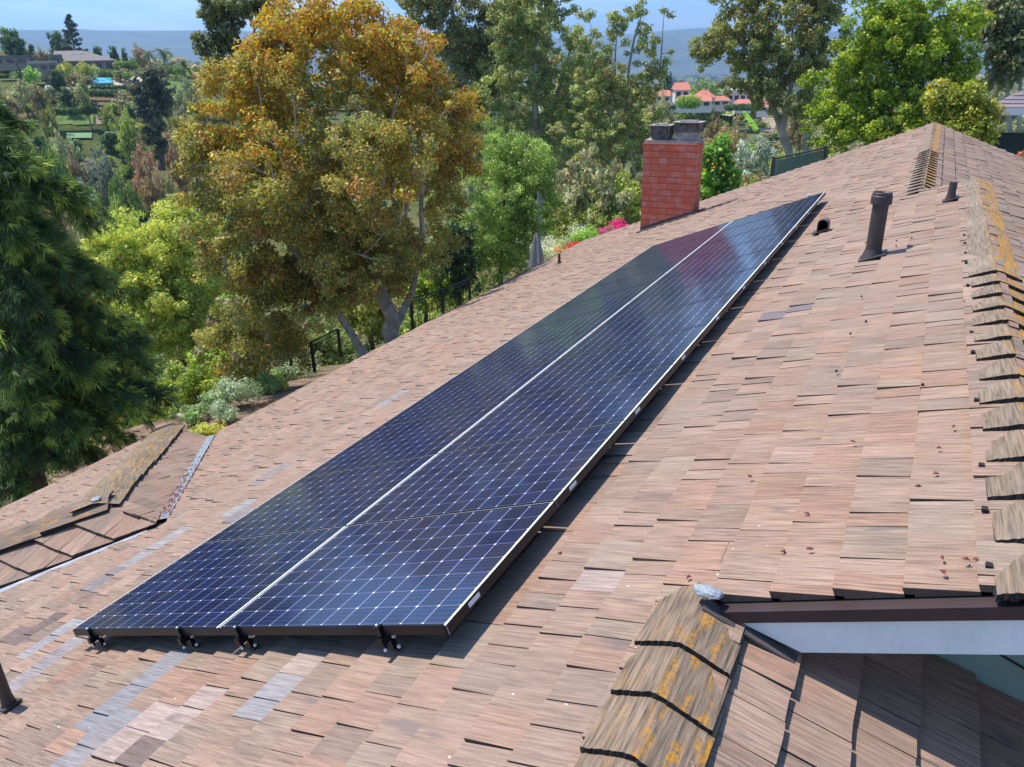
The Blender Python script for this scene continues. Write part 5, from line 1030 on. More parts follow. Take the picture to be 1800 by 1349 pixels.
while nb < 1250:
    az = sr.uniform(-6, 66) if nb < 800 else sr.uniform(44, 62); D = 30 + 260 * sr.random() ** .8 if nb < 800 else sr.uniform(75, 225)
    if az < 18 and D < 60: continue
    if D < 46 and az < 34: continue
    x, y = -D * math.sin(math.radians(az)), D * math.cos(math.radians(az))
    if any(math.hypot(x - a, y - b_) < r_o for a, b_, r_o in OPEN): nb += .2; continue
    k = sr.choice(keys); U, cu = unit[k]; h = sr.uniform(1.8, 5.4) * (1.0 if D > 60 else .6); wsc = sr.uniform(.8, 1.4); take = np.arange(0, len(U), 3 if D < 90 else 6); Q = U[take] * 1.0
    cen = Q.mean(1, keepdims=True); Q = cen + (Q - cen) * (1.6 if D < 90 else 2.3)
    an = sr.uniform(0, 6.28); ca_, sa_ = math.cos(an), math.sin(an); X_ = (Q[..., 0] * ca_ - Q[..., 1] * sa_) * h * wsc + x; Y_ = (Q[..., 0] * sa_ + Q[..., 1] * ca_) * h * wsc + y; Z_ = Q[..., 2] * h + terr(x, y) - .15 * h
    Vs.append(np.stack([X_, Y_, Z_], -1).reshape(-1, 3)); cs_.append(cu[take] * sr.uniform(.75, 1.25)); nb += 1
V = np.concatenate(Vs); c = np.concatenate(cs_); print('undergrowth faces', len(c))
o = bpy.data.objects.new('undergrowth', quads_mesh('undergrowth', V, c, M_LEAF)); COL.objects.link(o); tag(o, 'mixed green and brown scrub covering the valley slopes', 'undergrowth', kind='stuff')

# ---- skyline pine (open whorled branches) and palms
p = at(118, 28, 275); z0 = terr(p.x, p.y); hh = p.z - z0; root = empty('pine_tree', (p.x, p.y, z0)); mb = MB(); mb.tube([(0, 0, -.5), (0, 0, hh * .5), (0, 0, hh)], [.35, .2, .04], 7); Cc = []; rr = random.Random(8)
for k in range(46):
    z = hh * (.25 + .74 * k / 45); L = (1.08 - (z / hh)) * 6.5 * rr.uniform(.5, 1) + .3; a = rr.uniform(0, 6.28); e_ = Vector((math.cos(a) * L, math.sin(a) * L, z + L * .25)); mb.tube([(0, 0, z), e_], [.09, .03], 4, caps=False)
    for f in (.45, .7, .95): Cc.append(Vector((0, 0, z)).lerp(e_, f))
V, c = leaf_cloud([tuple(q) for q in Cc], [.55] * len(Cc), 4200, .3, palette([(.05, .075, .05), (.07, .09, .06)]), 61, elong=2.2)
o = bpy.data.objects.new('crown', quads_mesh('crown', V, c, M_LEAF)); COL.objects.link(o); o.parent = root; mb.build('trunk', M_BARKD, root); tag(root, 'open branched pine standing highest on the left skyline', 'tree')
def palm(px, ytop, D, wpx, label, dead=False):
    p = at(px, ytop, D); z0 = terr(p.x, p.y); h = p.z - z0; R_ = wpx / 2 * m_per_px(D, px, ytop); root = empty('palm_tree', (p.x, p.y, z0)); mb = MB(); mb.tube([(0, 0, -.3), (.15, 0, h * .5), (0, 0, h - R_ * .5)], [.32, .22, .2], 8); mb.build('trunk', M_BARKE, root)
    mb = MB(); r = random.Random(int(px))
    for k in range(26):
        a = 2 * PI * k / 26 + r.uniform(-.15, .15); el = r.uniform(-.7, 1.1); pts = []
        for j in range(7):
            f = j / 6; rr_ = R_ * f * math.cos(el * .7); pts.append(Vector((math.cos(a) * rr_, math.sin(a) * rr_, h - R_ * .5 + R_ * (math.sin(el) * f * .9 - f * f * .55))))
        sd = Vector((-math.sin(a), math.cos(a), 0)); kk = r.uniform(.7, 1.3)
        for j in range(6):
            for q in range(3):
                c0 = pts[j].lerp(pts[j + 1], q / 3)
                for s_ in (-1, 1):
                    ln = R_ * .26 * math.sin(PI * min(1, (j + q / 3 + .8) / 6.8)); e_ = c0 + sd * s_ * ln + Vector((0, 0, -ln * .5)) + (pts[j + 1] - pts[j]) * .5; mb.poly([c0, c0 + (pts[j + 1] - pts[j]) * .22, e_], (.12 * kk, .17 * kk, .05 * kk))
    mb.build('fronds', M_LEAF, root); tag(root, label, 'palm', 'palms beside the hilltop house')
palm(258, 84, 255, 34, 'leftmost of the palms right of the grey roofed house'); palm(283, 80, 250, 40, 'tallest palm in the middle of the three on the hill'); palm(318, 98, 246, 44, 'rightmost palm nearest the orange topped tree'); palm(232, 96, 262, 26, 'short bushy palm closest to the grey roofed house')

# ---- hilltop property: house, low building, pool, terrace, hedges
M_SLATE = plain('grey_roof', (.20, .175, .165), .8, noise_amt=.12, nscale=1.2); M_TAN = plain('tan_wall', (.32, .27, .22), .9); M_GLASS = plain('dark_glass', (.03, .04, .05), .1, spec=.8); M_PAVE = plain('terrace_paving', (.42, .37, .30), .9, noise_amt=.15, nscale=.6); M_CREAM = plain('cream_wall', (.72, .68, .62), .9, noise_amt=.05); M_REDT = plain('terracotta_roof', (.50, .17, .11), .85, noise_amt=.2, nscale=1.5)
def bldg(name, px, D, ybase, ridge_y, eave_y, wpx, dep, label, roofm, wallm, skew=0.0, hip=.5, win=4, flat=False, chimney=False, ridge_shift=0.0):
    """house facing the viewer: width from wpx, wall base/eave/ridge from seen rows at distance D"""
    p0 = at(px, ybase, D); z0 = p0.z; ze = at(px, eave_y, D).z - z0; zr = at(px, ridge_y, D).z - z0; W2 = wpx / 2 * m_per_px(D, px, ybase); base = Vector((p0.x, p0.y, z0)); rt, aw = side_axes(base); ang = math.atan2(rt.y, rt.x) + skew
    root = empty(name, base, ang); mb = MB(); ov = .5 if not flat else .3; wx = W2 - ov; mb.box((0, dep / 2, ze / 2 - .8), (wx, dep / 2 - ov, ze / 2 + .8)); mb.build('wall', wallm, root)
    mb = MB()
    if flat: mb.box((0, dep / 2, (ze + zr) / 2), (W2, dep / 2, (zr - ze) / 2))
    else:
        rx = W2 * hip; A0, B0, C0, D0_ = Vector((-W2, 0, ze)), Vector((W2, 0, ze)), Vector((W2, dep, ze)), Vector((-W2, dep, ze)); R0, R1 = Vector((-rx + ridge_shift, dep / 2, zr)), Vector((rx + ridge_shift, dep / 2, zr))
        for q in ([A0, B0, R1, R0], [B0, C0, R1], [C0, D0_, R0, R1], [D0_, A0, R0]): mb.poly(q)
        mb.poly([D0_, C0, B0, A0]); mb.box((0, -.03, ze - .12), (W2, .04, .14), mi=1)
    rf = mb.build('roof', [roofm, wallm], root)
    for k in range(win):
        x = -wx + (k + .5) * 2 * wx / win; f = MB(); hw = min(1.3, wx / win * .62); hz_ = max(.35, ze * .3); f.box((x, ov - .03, ze * .45), (hw + .08, .05, hz_ + .08)); fo_ = f.build('window', wallm, root); g_ = MB(); g_.box((x, ov - .09, ze * .45), (hw, .02, hz_)); q = g_.build('pane', M_GLASS, None); q.parent = fo_
    if chimney: f = MB(); f.box((rx * .6, dep * .35, zr + .3), (.5, .4, 1.0)); q = f.build('chimney', wallm, rf)
    tag(root, label, 'house'); return root
hh_ = bldg('hilltop_house', 152, 262, 124, 88, 107, 104, 12, 'low house with wide grey hipped roof on the left hilltop', M_SLATE, M_TAN, 0, .42, 5, ridge_shift=-3.5)
f = MB(); f.box((-1.2, 4.6, at(150, 92, 262).z - hh_.location.z - .55), (1.7, .9, .15), M=None); q = f.build('skylight', M_CREAM, hh_)
bldg('hilltop_outbuilding', 50, 256, 112, 97, 101, 110, 9, 'long low building with flat grey roof at the far left of the hilltop', M_SLATE, M_TAN, flat=True, win=6)
bldg('hilltop_annex', 78, 262, 112, 92, 101, 34, 9, 'small hipped grey roof annex between the long low building and the house', M_SLATE, M_TAN, hip=.3, win=1)
bldg('pool_house', 78, 238, 124, 107, 112, 46, 6, 'low pergola building with dark openings left of the pool', M_PAVE, M_TAN, flat=True, win=3)
def slab(name, pts_px, D0, th, m, label, cat, lift=.0, kind=None):
    P = []
    for x, y in pts_px:
        v = ray(x, y); P.append((x, y))
    zc_ = at(sum(p[0] for p in P) / len(P), sum(p[1] for p in P) / len(P), D0).z + lift; T_ = []
    for x, y in P:
        v = ray(x, y); k = (zc_ - CAMZ) / v.z; T_.append(Vector((v.x * k, v.y * k, zc_)))
    mb = MB(); ar = sum(T_[i].x * T_[(i + 1) % len(T_)].y - T_[(i + 1) % len(T_)].x * T_[i].y for i in range(len(T_)))
    if ar < 0: T_.reverse()
    mb.prism(T_, (0, 0, -th)); o = mb.build(name, m)
    if kind: tag(o, kind=kind)
    else: tag(o, label, cat)
    return o, zc_
M_WATER = plain('pool_water', (.05, .42, .50), .08, noise_amt=.1, spec=.6)
pt, D_ = hit_ground(180, 146)
def terrace(px, py, D, rx, ry, z_off, m, name, label, cat, th=3.0):
    p = at(px, py, D); rt, aw = side_axes(p); mb = MB(); P = [p + rt * (sx_ * rx) + aw * (sy_ * ry) + Vector((0, 0, sy_ * ry * .17)) for sx_, sy_ in ((-1, -1), (1, -1), (1, 1), (-1, 1))]; mb.prism([(q.x, q.y, q.z + z_off) for q in P], (0, 0, -th)); o = mb.build(name, m); tag(o, label, cat); return p
terrace(172, 146, 236, 12, 7, -.10, M_PAVE, 'pool_terrace', 'pale paved pool terrace on the hilltop', 'terrace', 1.8)
pp = terrace(174, 142.5, 236, 3.0, 3.6, .14, M_WATER, 'swimming_pool', 'turquoise swimming pool in front of the hilltop house', 'pool', .3)
for i, (px, py, D) in enumerate([(106, 121, 246), (117, 125, 244), (131, 125, 243), (150, 124, 243), (168, 127, 241)]):
    p = at(px, py, D); rt, aw = side_axes(p); root = empty('patio_umbrella', (p.x, p.y, p.z - 2.6)); mb = MB(); mb.tube([(0, 0, -1), (0, 0, 2.9)], [.06, .05], 6); mb.build('pole', M_BARKE, root); mb = MB(); mb.lathe((0, 0, 0), [(.02, 3.0), (.32, 2.2), (.42, 1.0), (.2, .75)], 8); mb.build('canopy', M_CREAM, root)
    tag(root, ['closed white parasol farthest left by the pergola', 'closed white parasol second from the left by the pergola', 'closed white parasol in the middle of the pool terrace edge', 'closed white parasol just left of the turquoise pool', 'closed white parasol just behind the turquoise pool'][i], 'parasol', 'closed parasols by the hilltop pool')
def hedge(name, p0, p1, hw, h, label, col=(.08, .14, .03), seed=1, n=2600, sz=.22):
    L = (p1 - p0).length; k = max(6, int(L / .9)); Cc = [tuple(Vector((0, 0, h * .45)) + (p1 - p0) * ((i + .5) / k)) for i in range(k)]; V, c = leaf_cloud(Cc, [max(hw, h * .5) * 1.1] * k, n, sz, palette([col, tuple(x * 1.35 for x in col), tuple(x * .7 for x in col)]), seed, flat=h / max(hw, h * .5) * .5)
    o = bpy.data.objects.new(name, quads_mesh(name, V, c, M_LEAF)); COL.objects.link(o); o.location = p0; tag(o, label, 'hedge'); return o
hedge('clipped_hedge', at(176, 131, 248), at(228, 139, 232), .9, 1.6, 'clipped green hedge behind the pool', seed=71); hedge('clipped_hedge', at(205, 122, 250), at(238, 122, 250), 1.2, 2.2, 'tall boxy hedge right of the grey roofed house', (.11, .19, .03), seed=72)
hedge('clipped_hedge', at(150, 157, 226), at(236, 157, 226), .6, 1.0, 'long low hedge along the front of the pool terrace', seed=73); hedge('clipped_hedge', at(88, 204, 205), at(175, 200, 205), .7, 1.6, 'dark hedge across the terraced lawn', (.05, .09, .02), seed=74); hedge('clipped_hedge', at(270, 128, 250), at(325, 132, 240), .9, 2.2, 'trimmed hedge under the palms', (.08, .13, .03), seed=75)
hedge('clipped_hedge', at(150, 170, 222), at(215, 172, 222), .8, 1.8, 'middle hedge below the pool terrace', (.07, .11, .03), seed=76)
M_LAWN = plain('lawn_grass', (.10, .17, .03), 1, noise_amt=.3, nscale=.5); M_COURT = plain('court_green', (.16, .30, .14), .9, noise_amt=.06, nscale=.5)
def patch(name, px0, px1, py0, py1, m, nx=10, ny=6, lift=.22, label=None, cat=None):
    mb = MB(); g_ = []
    for j in range(ny + 1):
        row = []
        for i in range(nx + 1):
            p, D = hit_ground(px0 + (px1 - px0) * i / nx, py0 + (py1 - py0) * j / ny); row.append(Vector((p.x, p.y, p.z + lift)))
        g_.append(row)
    for j in range(ny):
        for i in range(nx): mb.poly([g_[j + 1][i], g_[j + 1][i + 1], g_[j][i + 1], g_[j][i]])
    o = mb.build(name, m, smooth=True)
    if label: tag(o, label, cat)
    else: tag(o, kind='structure')
patch('lawn', 100, 165, 184, 222, M_LAWN); patch('lawn', 285, 340, 136, 170, M_LAWN); patch('lawn', 150, 270, 352, 398, M_LAWN)
patch('tennis_court', 118, 162, 236, 246, M_COURT, label='small pale green tennis court in the valley', cat='tennis court'); patch('path', 170, 192, 206, 222, plain('dirt_path', (.27, .20, .14), 1, nscale=.5), 6, 5, .2); patch('patio', 158, 240, 396, 418, M_PAVE, 8, 4, .3); patch('path', 38, 85, 352, 372, M_PAVE, 6, 4, .3)
M_TEAL = plain('teal_canvas', (.02, .30, .24), .8, noise_amt=.08)
def parasol(px, py, D, rpx, label, z=None, m=None, group='open green parasols of the club'):
    p = at(px, py, D); R_ = rpx * m_per_px(D, px, py); g0 = terr(p.x, p.y) if z is None else z; h = 2.7
    root = empty('parasol', (p.x, p.y, p.z - h)); mb = MB(); mb.tube([(0, 0, min(-.2, g0 - p.z + h)), (0, 0, h + .2)], [.05, .04], 6); mb.build('pole', M_BARKE, root)
    mb = MB()
    for k in range(8):
        a0_, a1_ = 2 * PI * k / 8, 2 * PI * (k + 1) / 8; A_, B_ = Vector((R_ * math.cos(a0_), R_ * math.sin(a0_), h - .55)), Vector((R_ * math.cos(a1_), R_ * math.sin(a1_), h - .55)); T_ = Vector((0, 0, h + .15)); mb.poly([A_, B_, T_]); mb.poly([A_, A_ - Vector((0, 0, .18)), B_ - Vector((0, 0, .18)), B_])
    mb.build('canopy', m or M_TEAL, root); tag(root, label, 'parasol', group)
parasol(176, 403, 152, 8, 'open teal parasol, left one on the club terrace'); parasol(204, 396, 155, 6, 'open teal parasol, middle one on the club terrace'); parasol(230, 373, 163, 5, 'small teal parasol highest among the trees'); parasol(219, 537, 70, 3.2, 'tiny green parasol seen through the pepper tree')
parasol(607, 531, 60, 12, 'pale turquoise parasol seen through the orange topped tree trunks', m=plain('pale_teal_canvas', (.20, .48, .44), .8))

# ---- red roofed villas in the middle distance
bldg('red_roof_villa', 1199, 235, 172, 146, 158, 30, 9, 'tall white villa block with red tiled roof right of the chimney', M_REDT, M_CREAM, .1, .75, 2); bldg('red_roof_wing', 1218, 228, 188, 169, 178, 66, 10, 'long low white villa wing with red tiled roof in front', M_REDT, M_CREAM, -.1, .8, 4)
bldg('red_roof_house', 1244, 232, 186, 159, 172, 30, 8, 'square white house with red hipped roof beside the villa wing', M_REDT, M_CREAM, .3, .3, 3); bldg('red_roof_house', 1306, 240, 190, 176, 183, 34, 8, 'small house with pale red roof at the right', M_REDT, M_CREAM, 0, .6, 2)
bldg('red_roof_house', 1130, 236, 172, 154, 163, 40, 9, 'red roofed house half hidden behind the thin eucalyptus', M_REDT, M_CREAM, 0, .6, 2); bldg('red_roof_house', 1082, 240, 182, 165, 175, 30, 8, 'red roofed house at the left behind eucalyptus leaves', M_REDT, M_CREAM, 0, .6, 2); bldg('white_house', 1300, 250, 178, 158, 165, 46, 9, 'white house with flat pale roof behind the villas', M_CREAM, M_CREAM, flat=True, win=4)
bldg('red_roof_house', 1340, 238, 196, 180, 188, 26, 7, 'reddish roofed house beside the leaning trunk', M_REDT, M_CREAM, 0, .5, 1)
bldg('red_roof_house', 1268, 246, 186, 170, 177, 34, 8, 'low house with red roof between the square white house and the small pale one', M_REDT, M_CREAM, .2, .6, 2); bldg('red_roof_house', 1160, 250, 178, 160, 169, 38, 9, 'wide red roofed house left of the tall villa block', M_REDT, M_CREAM, -.2, .6, 3); bldg('red_roof_house', 1322, 256, 184, 166, 175, 30, 8, 'rear house with dull red roof near the leaning trunk', M_REDT, M_CREAM, .2, .5, 2)
hedge('clipped_hedge', at(1195, 190, 205), at(1225, 190, 205), 1.6, 3.0, 'bright rounded hedge in front of the villa wing', (.15, .24, .02), seed=81); hedge('clipped_hedge', at(1275, 194, 210), at(1330, 194, 205), .8, 1.6, 'dark hedge in front of the small houses', (.06, .10, .03), seed=82); hedge('clipped_hedge', at(1308, 200, 185), at(1330, 232, 130), .35, .6, 'bright green hedge running down beside the field', (.16, .28, .03), seed=83)
patch('dirt_field', 1335, 1420, 205, 250, plain('dirt', (.33, .24, .17), 1, noise_amt=.12, nscale=.2), 8, 5, .3)
# far houses in the haze of the plain (one far-off mass)
mb = MB(); dr = random.Random(12)
for i in range(420):
    az = dr.uniform(-5, 64); D = dr.uniform(520, 3600); x, y = -D * math.sin(math.radians(az)), D * math.cos(math.radians(az)); z = terr(x, y); s_ = dr.uniform(4, 9) * (1 + D / 4000); h = dr.uniform(2.5, 6); a = dr.uniform(0, 3)
    k = dr.uniform(.5, .8); c = dr.choice(((k, k * .95, k * .88), (.45, .22, .16), (.3, .27, .25))); mb.box((x, y, z + h / 2), (s_, s_ * .6, h / 2 + .5), c, M=Matrix.Rotation(a, 3, 'Z'))
o = mb.build('distant_town', M_PETAL); tag(o, 'far off pale town buildings scattered over the hazy plain', 'town', kind='stuff')
# far tree belts
for pr in (P_ROUND, P_DARK):
    pass
Vs = []; cs_ = []
for i in range(900):
    az = dr.uniform(-6, 66); D = 300 * (10 ** dr.uniform(0, .9)); x, y = -D * math.sin(math.radians(az)), D * math.cos(math.radians(az)); U, cu = unit[dr.choice(keys)]; take = np.arange(i % 7, len(U), 40); Q = U[take]; cen = Q.mean(1, keepdims=True); Q = cen + (Q - cen) * 5.5
    h = dr.uniform(6, 12) * (1 + D / 2500); w_ = dr.uniform(1, 2.2) * (1 + D / 1500); Vs.append(np.stack([Q[..., 0] * h * w_ + x, Q[..., 1] * h * w_ + y, Q[..., 2] * h + terr(x, y) - .2 * h], -1).reshape(-1, 3)); cs_.append(cu[take] * dr.uniform(.6, 1.0))
o = bpy.data.objects.new('distant_woods', quads_mesh('distant_woods', np.concatenate(Vs), np.concatenate(cs_), M_LEAF)); COL.objects.link(o); tag(o, 'far tree belts on the plain', 'woods', kind='stuff')

# ---- gazebo at the right edge
p = at(1803, 290, 36); z0 = at(1812, 300, 36).z - 1.2; gx = empty('gazebo', (p.x, p.y, z0), math.atan2(side_axes(p)[0].y, side_axes(p)[0].x)); mp_ = m_per_px(36); ze = at(1800, 190, 36).z - z0; zt2 = at(1800, 160, 36).z - z0
hw = 1.55
M_GZR = shakemat('gazebo_shingle', 0, .5, .2); mb = MB(); ap_ = Vector((.5, hw, ze + 1.05))
cn = [Vector((-hw - .2, -.2, ze)), Vector((hw + .2, -.2, ze)), Vector((hw + .2, 2 * hw + .2, ze)), Vector((-hw - .2, 2 * hw + .2, ze))]
for k in range(4):
    a_, b_ = cn[k], cn[(k + 1) % 4]
    for j in range(8):
        f0, f1 = j / 8, (j + 1) / 8; lf = Vector((0, 0, .03)); kk = random.uniform(.85, 1.15); mb.poly([a_.lerp(ap_, f0) + lf, b_.lerp(ap_, f0) + lf, b_.lerp(ap_, f1), a_.lerp(ap_, f1)], (.25 * kk, .21 * kk, .24 * kk), [(0, f0), (3, f0), (3, f1), (0, f1)]); mb.poly([a_.lerp(ap_, f0), b_.lerp(ap_, f0), b_.lerp(ap_, f0) + lf, a_.lerp(ap_, f0) + lf], (.06, .05, .06))
mb.poly([c_2 for c_2 in cn][::-1], (.3, .3, .3)); mb.build('roof', M_GZR, gx)
M_WPT = plain('white_paint', (.78, .79, .80), .5, noise_amt=.04)
mb = MB()
for k in range(4):
    a_, b_ = cn[k] + Vector((0, 0, -.13)), cn[(k + 1) % 4] + Vector((0, 0, -.13)); c_2 = (a_ + b_) / 2; hx_ = abs(b_.x - a_.x) / 2 + .0 if k % 2 == 0 else .05; hy_ = .05 if k % 2 == 0 else abs(b_.y - a_.y) / 2 - .055; mb.box(c_2, (hx_, hy_, .12))
mb.build('beam', M_WPT, gx)
for sx_, sy_ in ((-hw, 0), (hw, 0), (hw, 2 * hw), (-hw, 2 * hw), (0, 0)):
    mb = MB(); mb.box((sx_, sy_, (ze - .26) / 2 - .5), (.06, .06, (ze - .26) / 2 + .5)); mb.build('post', M_WPT, gx)
mb = MB(); mb.box((0, .0, .95), (hw, .02, .03)); mb.box((0, 2 * hw, .95), (hw, .02, .03)); mb.build('rail', M_IRON, gx)
mb = MB(); mb.box((0, 2 * hw + .1, 1.2), (hw, .02, 1.1)); mb.build('back_screen', plain('dark_teal_screen', (.03, .06, .07), .6), gx)
tag(gx, 'white posted gazebo with purplish grey shingle roof at the right edge', 'gazebo')
V, c = leaf_cloud([(0, 0, .3), (.2, 0, .5), (-.1, .1, .15)], [.3, .25, .3], 900, .05, palette([(.5, .04, .03), (.55, .12, .03), (.06, .12, .02)]), 90)
pr_ = at(1796, 270, 30); o = bpy.data.objects.new('red_flowering_bush', quads_mesh('red_flowering_bush', V, c, M_PETAL)); COL.objects.link(o); o.location = (pr_.x, pr_.y, pr_.z - .5); tag(o, 'red and orange flowers in front of the gazebo at the right edge', 'flowers')

# ---- green board fence beyond the far rake
root = empty('board_fence', tuple(at(1358, 300, 31.5))); pb = Vector(root.location); pa = Vector((0, 0, 0)); pe = at(1455, 283, 36) - pb; pe.z = 0; L = pe.length; dirn = pe.normalized(); zt3 = 0.45
mb = MB(); n = 16
for k in range(n):
    a_ = dirn * (L * k / n); b_ = dirn * (L * (k + 1) / n - .02); mb.prism([a_ + Vector((0, 0, zt3 - .1)), b_ + Vector((0, 0, zt3 - .1)), b_ + Vector((0, 0, -1.5)), a_ + Vector((0, 0, -1.5))], (-.0, .025, 0))
mb.build('board', plain('weathered_green_boards', (.13, .20, .15), .9, noise_amt=.2, nscale=3), root)
mb = MB(); mb.prism([Vector((0, -.04, zt3)), Vector((0, .08, zt3)), dirn * L + Vector((0, .08, zt3)), dirn * L + Vector((0, -.04, zt3))][::-1], (0, 0, -.06)); mb.build('top_rail', M_LEAD, root)
for f in (0, .92):
    mb = MB(); c_2 = dirn * (L * f); mb.box((c_2.x, c_2.y, -.5), (.06, .06, 1.0)); mb.build('post', M_LEAD, root)
tag(root, 'weathered green board fence rising behind the far roof edge', 'fence')

# ---- black iron railings at the garden edge
def railing(pts, h, label, group='black iron railings of the garden'):
    root = empty('iron_railing', tuple(pts[0])); o0 = Vector(pts[0]); mb = MB(); mp2 = MB()
    for a_, b_ in zip(pts[:-1], pts[1:]):
        a_, b_ = Vector(a_) - o0, Vector(b_) - o0; L = (b_ - a_).length; n = max(2, int(L / .11))
        mb.tube([a_ + Vector((0, 0, h)), b_ + Vector((0, 0, h))], [.028, .028], 4); mb.tube([a_ + Vector((0, 0, .12)), b_ + Vector((0, 0, .12))], [.018, .018], 4); mb.tube([a_ + Vector((0, 0, h - .12)), b_ + Vector((0, 0, h - .12))], [.014, .014], 4)
        for k in range(1, n): q = a_.lerp(b_, k / n); mb.tube([q + Vector((0, 0, .1)), q + Vector((0, 0, h))], [.008, .008], 4, caps=False)
    mb.build('bars', M_IRON, root)
    for q in pts: m2 = MB(); c_2 = Vector(q) - o0; m2.box((c_2.x, c_2.y, h / 2), (.035, .035, h / 2 + .04)); m2.build('post', M_IRON, root)
    tag(root, label, 'railing', group)
railing([loc_of(728, 600, 23.4, 0.0), loc_of(780, 560, 24.2, 0.0), loc_of(826, 520, 25.4, 0.0)], 1.35, 'black iron railing right of the twisted trunks')
railing([loc_of(510, 630, 22.6, -.15), loc_of(548, 615, 21.8, -.1), loc_of(595, 590, 22.8, -.1)], .85, 'black iron railing corner left of the twisted trunks')

# ---- garden bed: stones and small plants
M_GR = M_LEAF
def tuft(px, py, D, r, h, cols, label, n=700, size=.03, group='small plants in the garden beds', name='garden_plant', elong=3.0, mat_=None, gz=None, flat=.9):
    b_ = Vector(at(px, py, D)) - Vector((0, 0, h * .5)) if D > 26 else hit_ground(px, py, 12)[0]; k = 14; rr_ = np.random.default_rng(int(px * 7 + py)); Cc = np.stack([rr_.normal(0, r * .45, k), rr_.normal(0, r * .45, k), h * (.25 + .6 * rr_.random(k))], 1)
    V, c = leaf_cloud(Cc, np.full(k, r * .5), n, size, palette(cols), int(px), elong=elong, flat=flat); o = bpy.data.objects.new(name, quads_mesh(name, V, c, mat_ or M_LEAF)); COL.objects.link(o); o.location = b_; tag(o, label, 'plant', group); return o
GRN = [(.13, .20, .06), (.19, .26, .09), (.09, .14, .04)]; GREY = [(.19, .23, .13), (.25, .28, .18), (.13, .17, .09)]; YEL = [(.38, .30, .05), (.26, .28, .05), (.16, .20, .04)]
for (px, py, D, r, h, c, lb, n) in [(px_, py_, D_, r_2 * 1.25, h_2 * 1.35, [tuple(x * 1.25 for x in q) for q in c_3], lb_, int(n_ * 1.5)) for (px_, py_, D_, r_2, h_2, c_3, lb_, n_) in [(420, 712, 18.6, .45, .5, GREY, 'large grey green lavender bush in the bed', 1600), (375, 722, 18.2, .28, .32, GRN, 'small green tuft left of the lavender', 700), (340, 742, 17.6, .25, .3, GRN, 'leftmost green tuft in the bed', 700), (393, 740, 17.4, .28, .35, GREY, 'grey tuft below the lavender bush', 700), (360, 765, 16.9, .3, .2, YEL, 'low yellow green mat at the valley end', 600),
      (462, 692, 19.0, .35, .4, GRN, 'green clump beside the stone edging', 1000), (490, 685, 19.2, .25, .3, YEL, 'yellowish tuft beside the stone edging', 600), (535, 662, 19.2, .45, .5, GREY, 'silver grey bush under the railing', 1400), (500, 668, 19.8, .35, .35, GRN, 'green plant left of the silver bush', 800), (470, 650, 21.5, .5, .5, [(.42, .26, .04), (.30, .22, .04), (.2, .18, .05)], 'orange yellow flowering shrub below the railing', 1500),
      (520, 620, 21.6, .5, .6, [(.42, .27, .04), (.32, .25, .04), (.16, .18, .04)], 'golden shrub just under the railing corner', 1500), (575, 640, 20.4, .4, .6, GRN, 'tall green plant right of the silver bush', 1000), (440, 655, 23, .6, .7, YEL, 'yellow green bush behind the bed', 1400), (610, 615, 20.6, .35, .8, GRN, 'green shoots left of the main trunk', 900), (655, 590, 22.0, .4, .5, YEL, 'yellowish plant in front of the main trunk', 800),
      (730, 578, 22.4, .3, .35, [(.50, .30, .08), (.34, .32, .06), (.6, .5, .3)], 'orange and cream succulents right of the trunk', 800), (758, 562, 22.9, .4, .45, [(.46, .36, .06), (.30, .32, .06), (.5, .3, .1)], 'golden succulents under the right railing', 1200), (800, 545, 23.2, .3, .6, [(.30, .36, .05), (.2, .28, .04)], 'bright green shoots at the right railing', 900), (700, 545, 25, .5, .9, [(.25, .38, .05), (.18, .28, .04)], 'lime green bush between the trunks', 1500),
      (60, 835, 16.2, .5, .3, [(.42, .34, .16), (.30, .28, .10), (.5, .4, .25)], 'dry straw grass at the left edge of the roof', 1200), (110, 810, 16.8, .45, .35, [(.40, .36, .14), (.22, .26, .06)], 'dry grass clump by the pale stones', 1000), (20, 860, 15.8, .45, .3, YEL, 'yellow green weeds lowest at the left edge', 900), (160, 790, 17.2, .4, .3, [(.33, .28, .12), (.2, .22, .07)], 'brown weed clump behind the wing roof', 800)]]:
    tuft(px, py, D, r, h, c, lb, n)
# flowers beyond the eave, left of the chimney
tuft(1010, 425, 34, .95, 1.6, [(.52, .50, .34), (.54, .52, .40), (.50, .48, .30), (.22, .28, .08)], 'cream flowering shrub left of the chimney', 5200, .045, name='flowering_shrub', elong=1.6, group='flowers beside the chimney'); tuft(972, 445, 31.5, .6, 1.5, [(.52, .50, .34), (.48, .46, .28), (.20, .26, .06)], 'pale cream shrub beside the folded umbrella', 2600, .045, name='flowering_shrub', elong=1.6, group='flowers beside the chimney'); tuft(1035, 425, 32.5, .7, 1.2, [(.16, .27, .03), (.22, .33, .04)], 'fresh green foliage below the cream flowers', 2600, .05, name='garden_shrub', elong=1.8)
tuft(1090, 408, 35.5, .75, 1.15, [(.62, .015, .14), (.75, .03, .22), (.50, .01, .09)], 'magenta bougainvillea left of the chimney foot', 3600, .05, name='bougainvillea', elong=1.3, mat_=M_PETAL, group='flowers beside the chimney', flat=.6); tuft(1062, 415, 33.8, .45, .95, [(.62, .015, .14), (.75, .03, .22), (.2, .28, .04)], 'small magenta bougainvillea spray lower left', 1400, .05, name='bougainvillea', elong=1.3, mat_=M_PETAL, group='flowers beside the chimney', flat=.6)
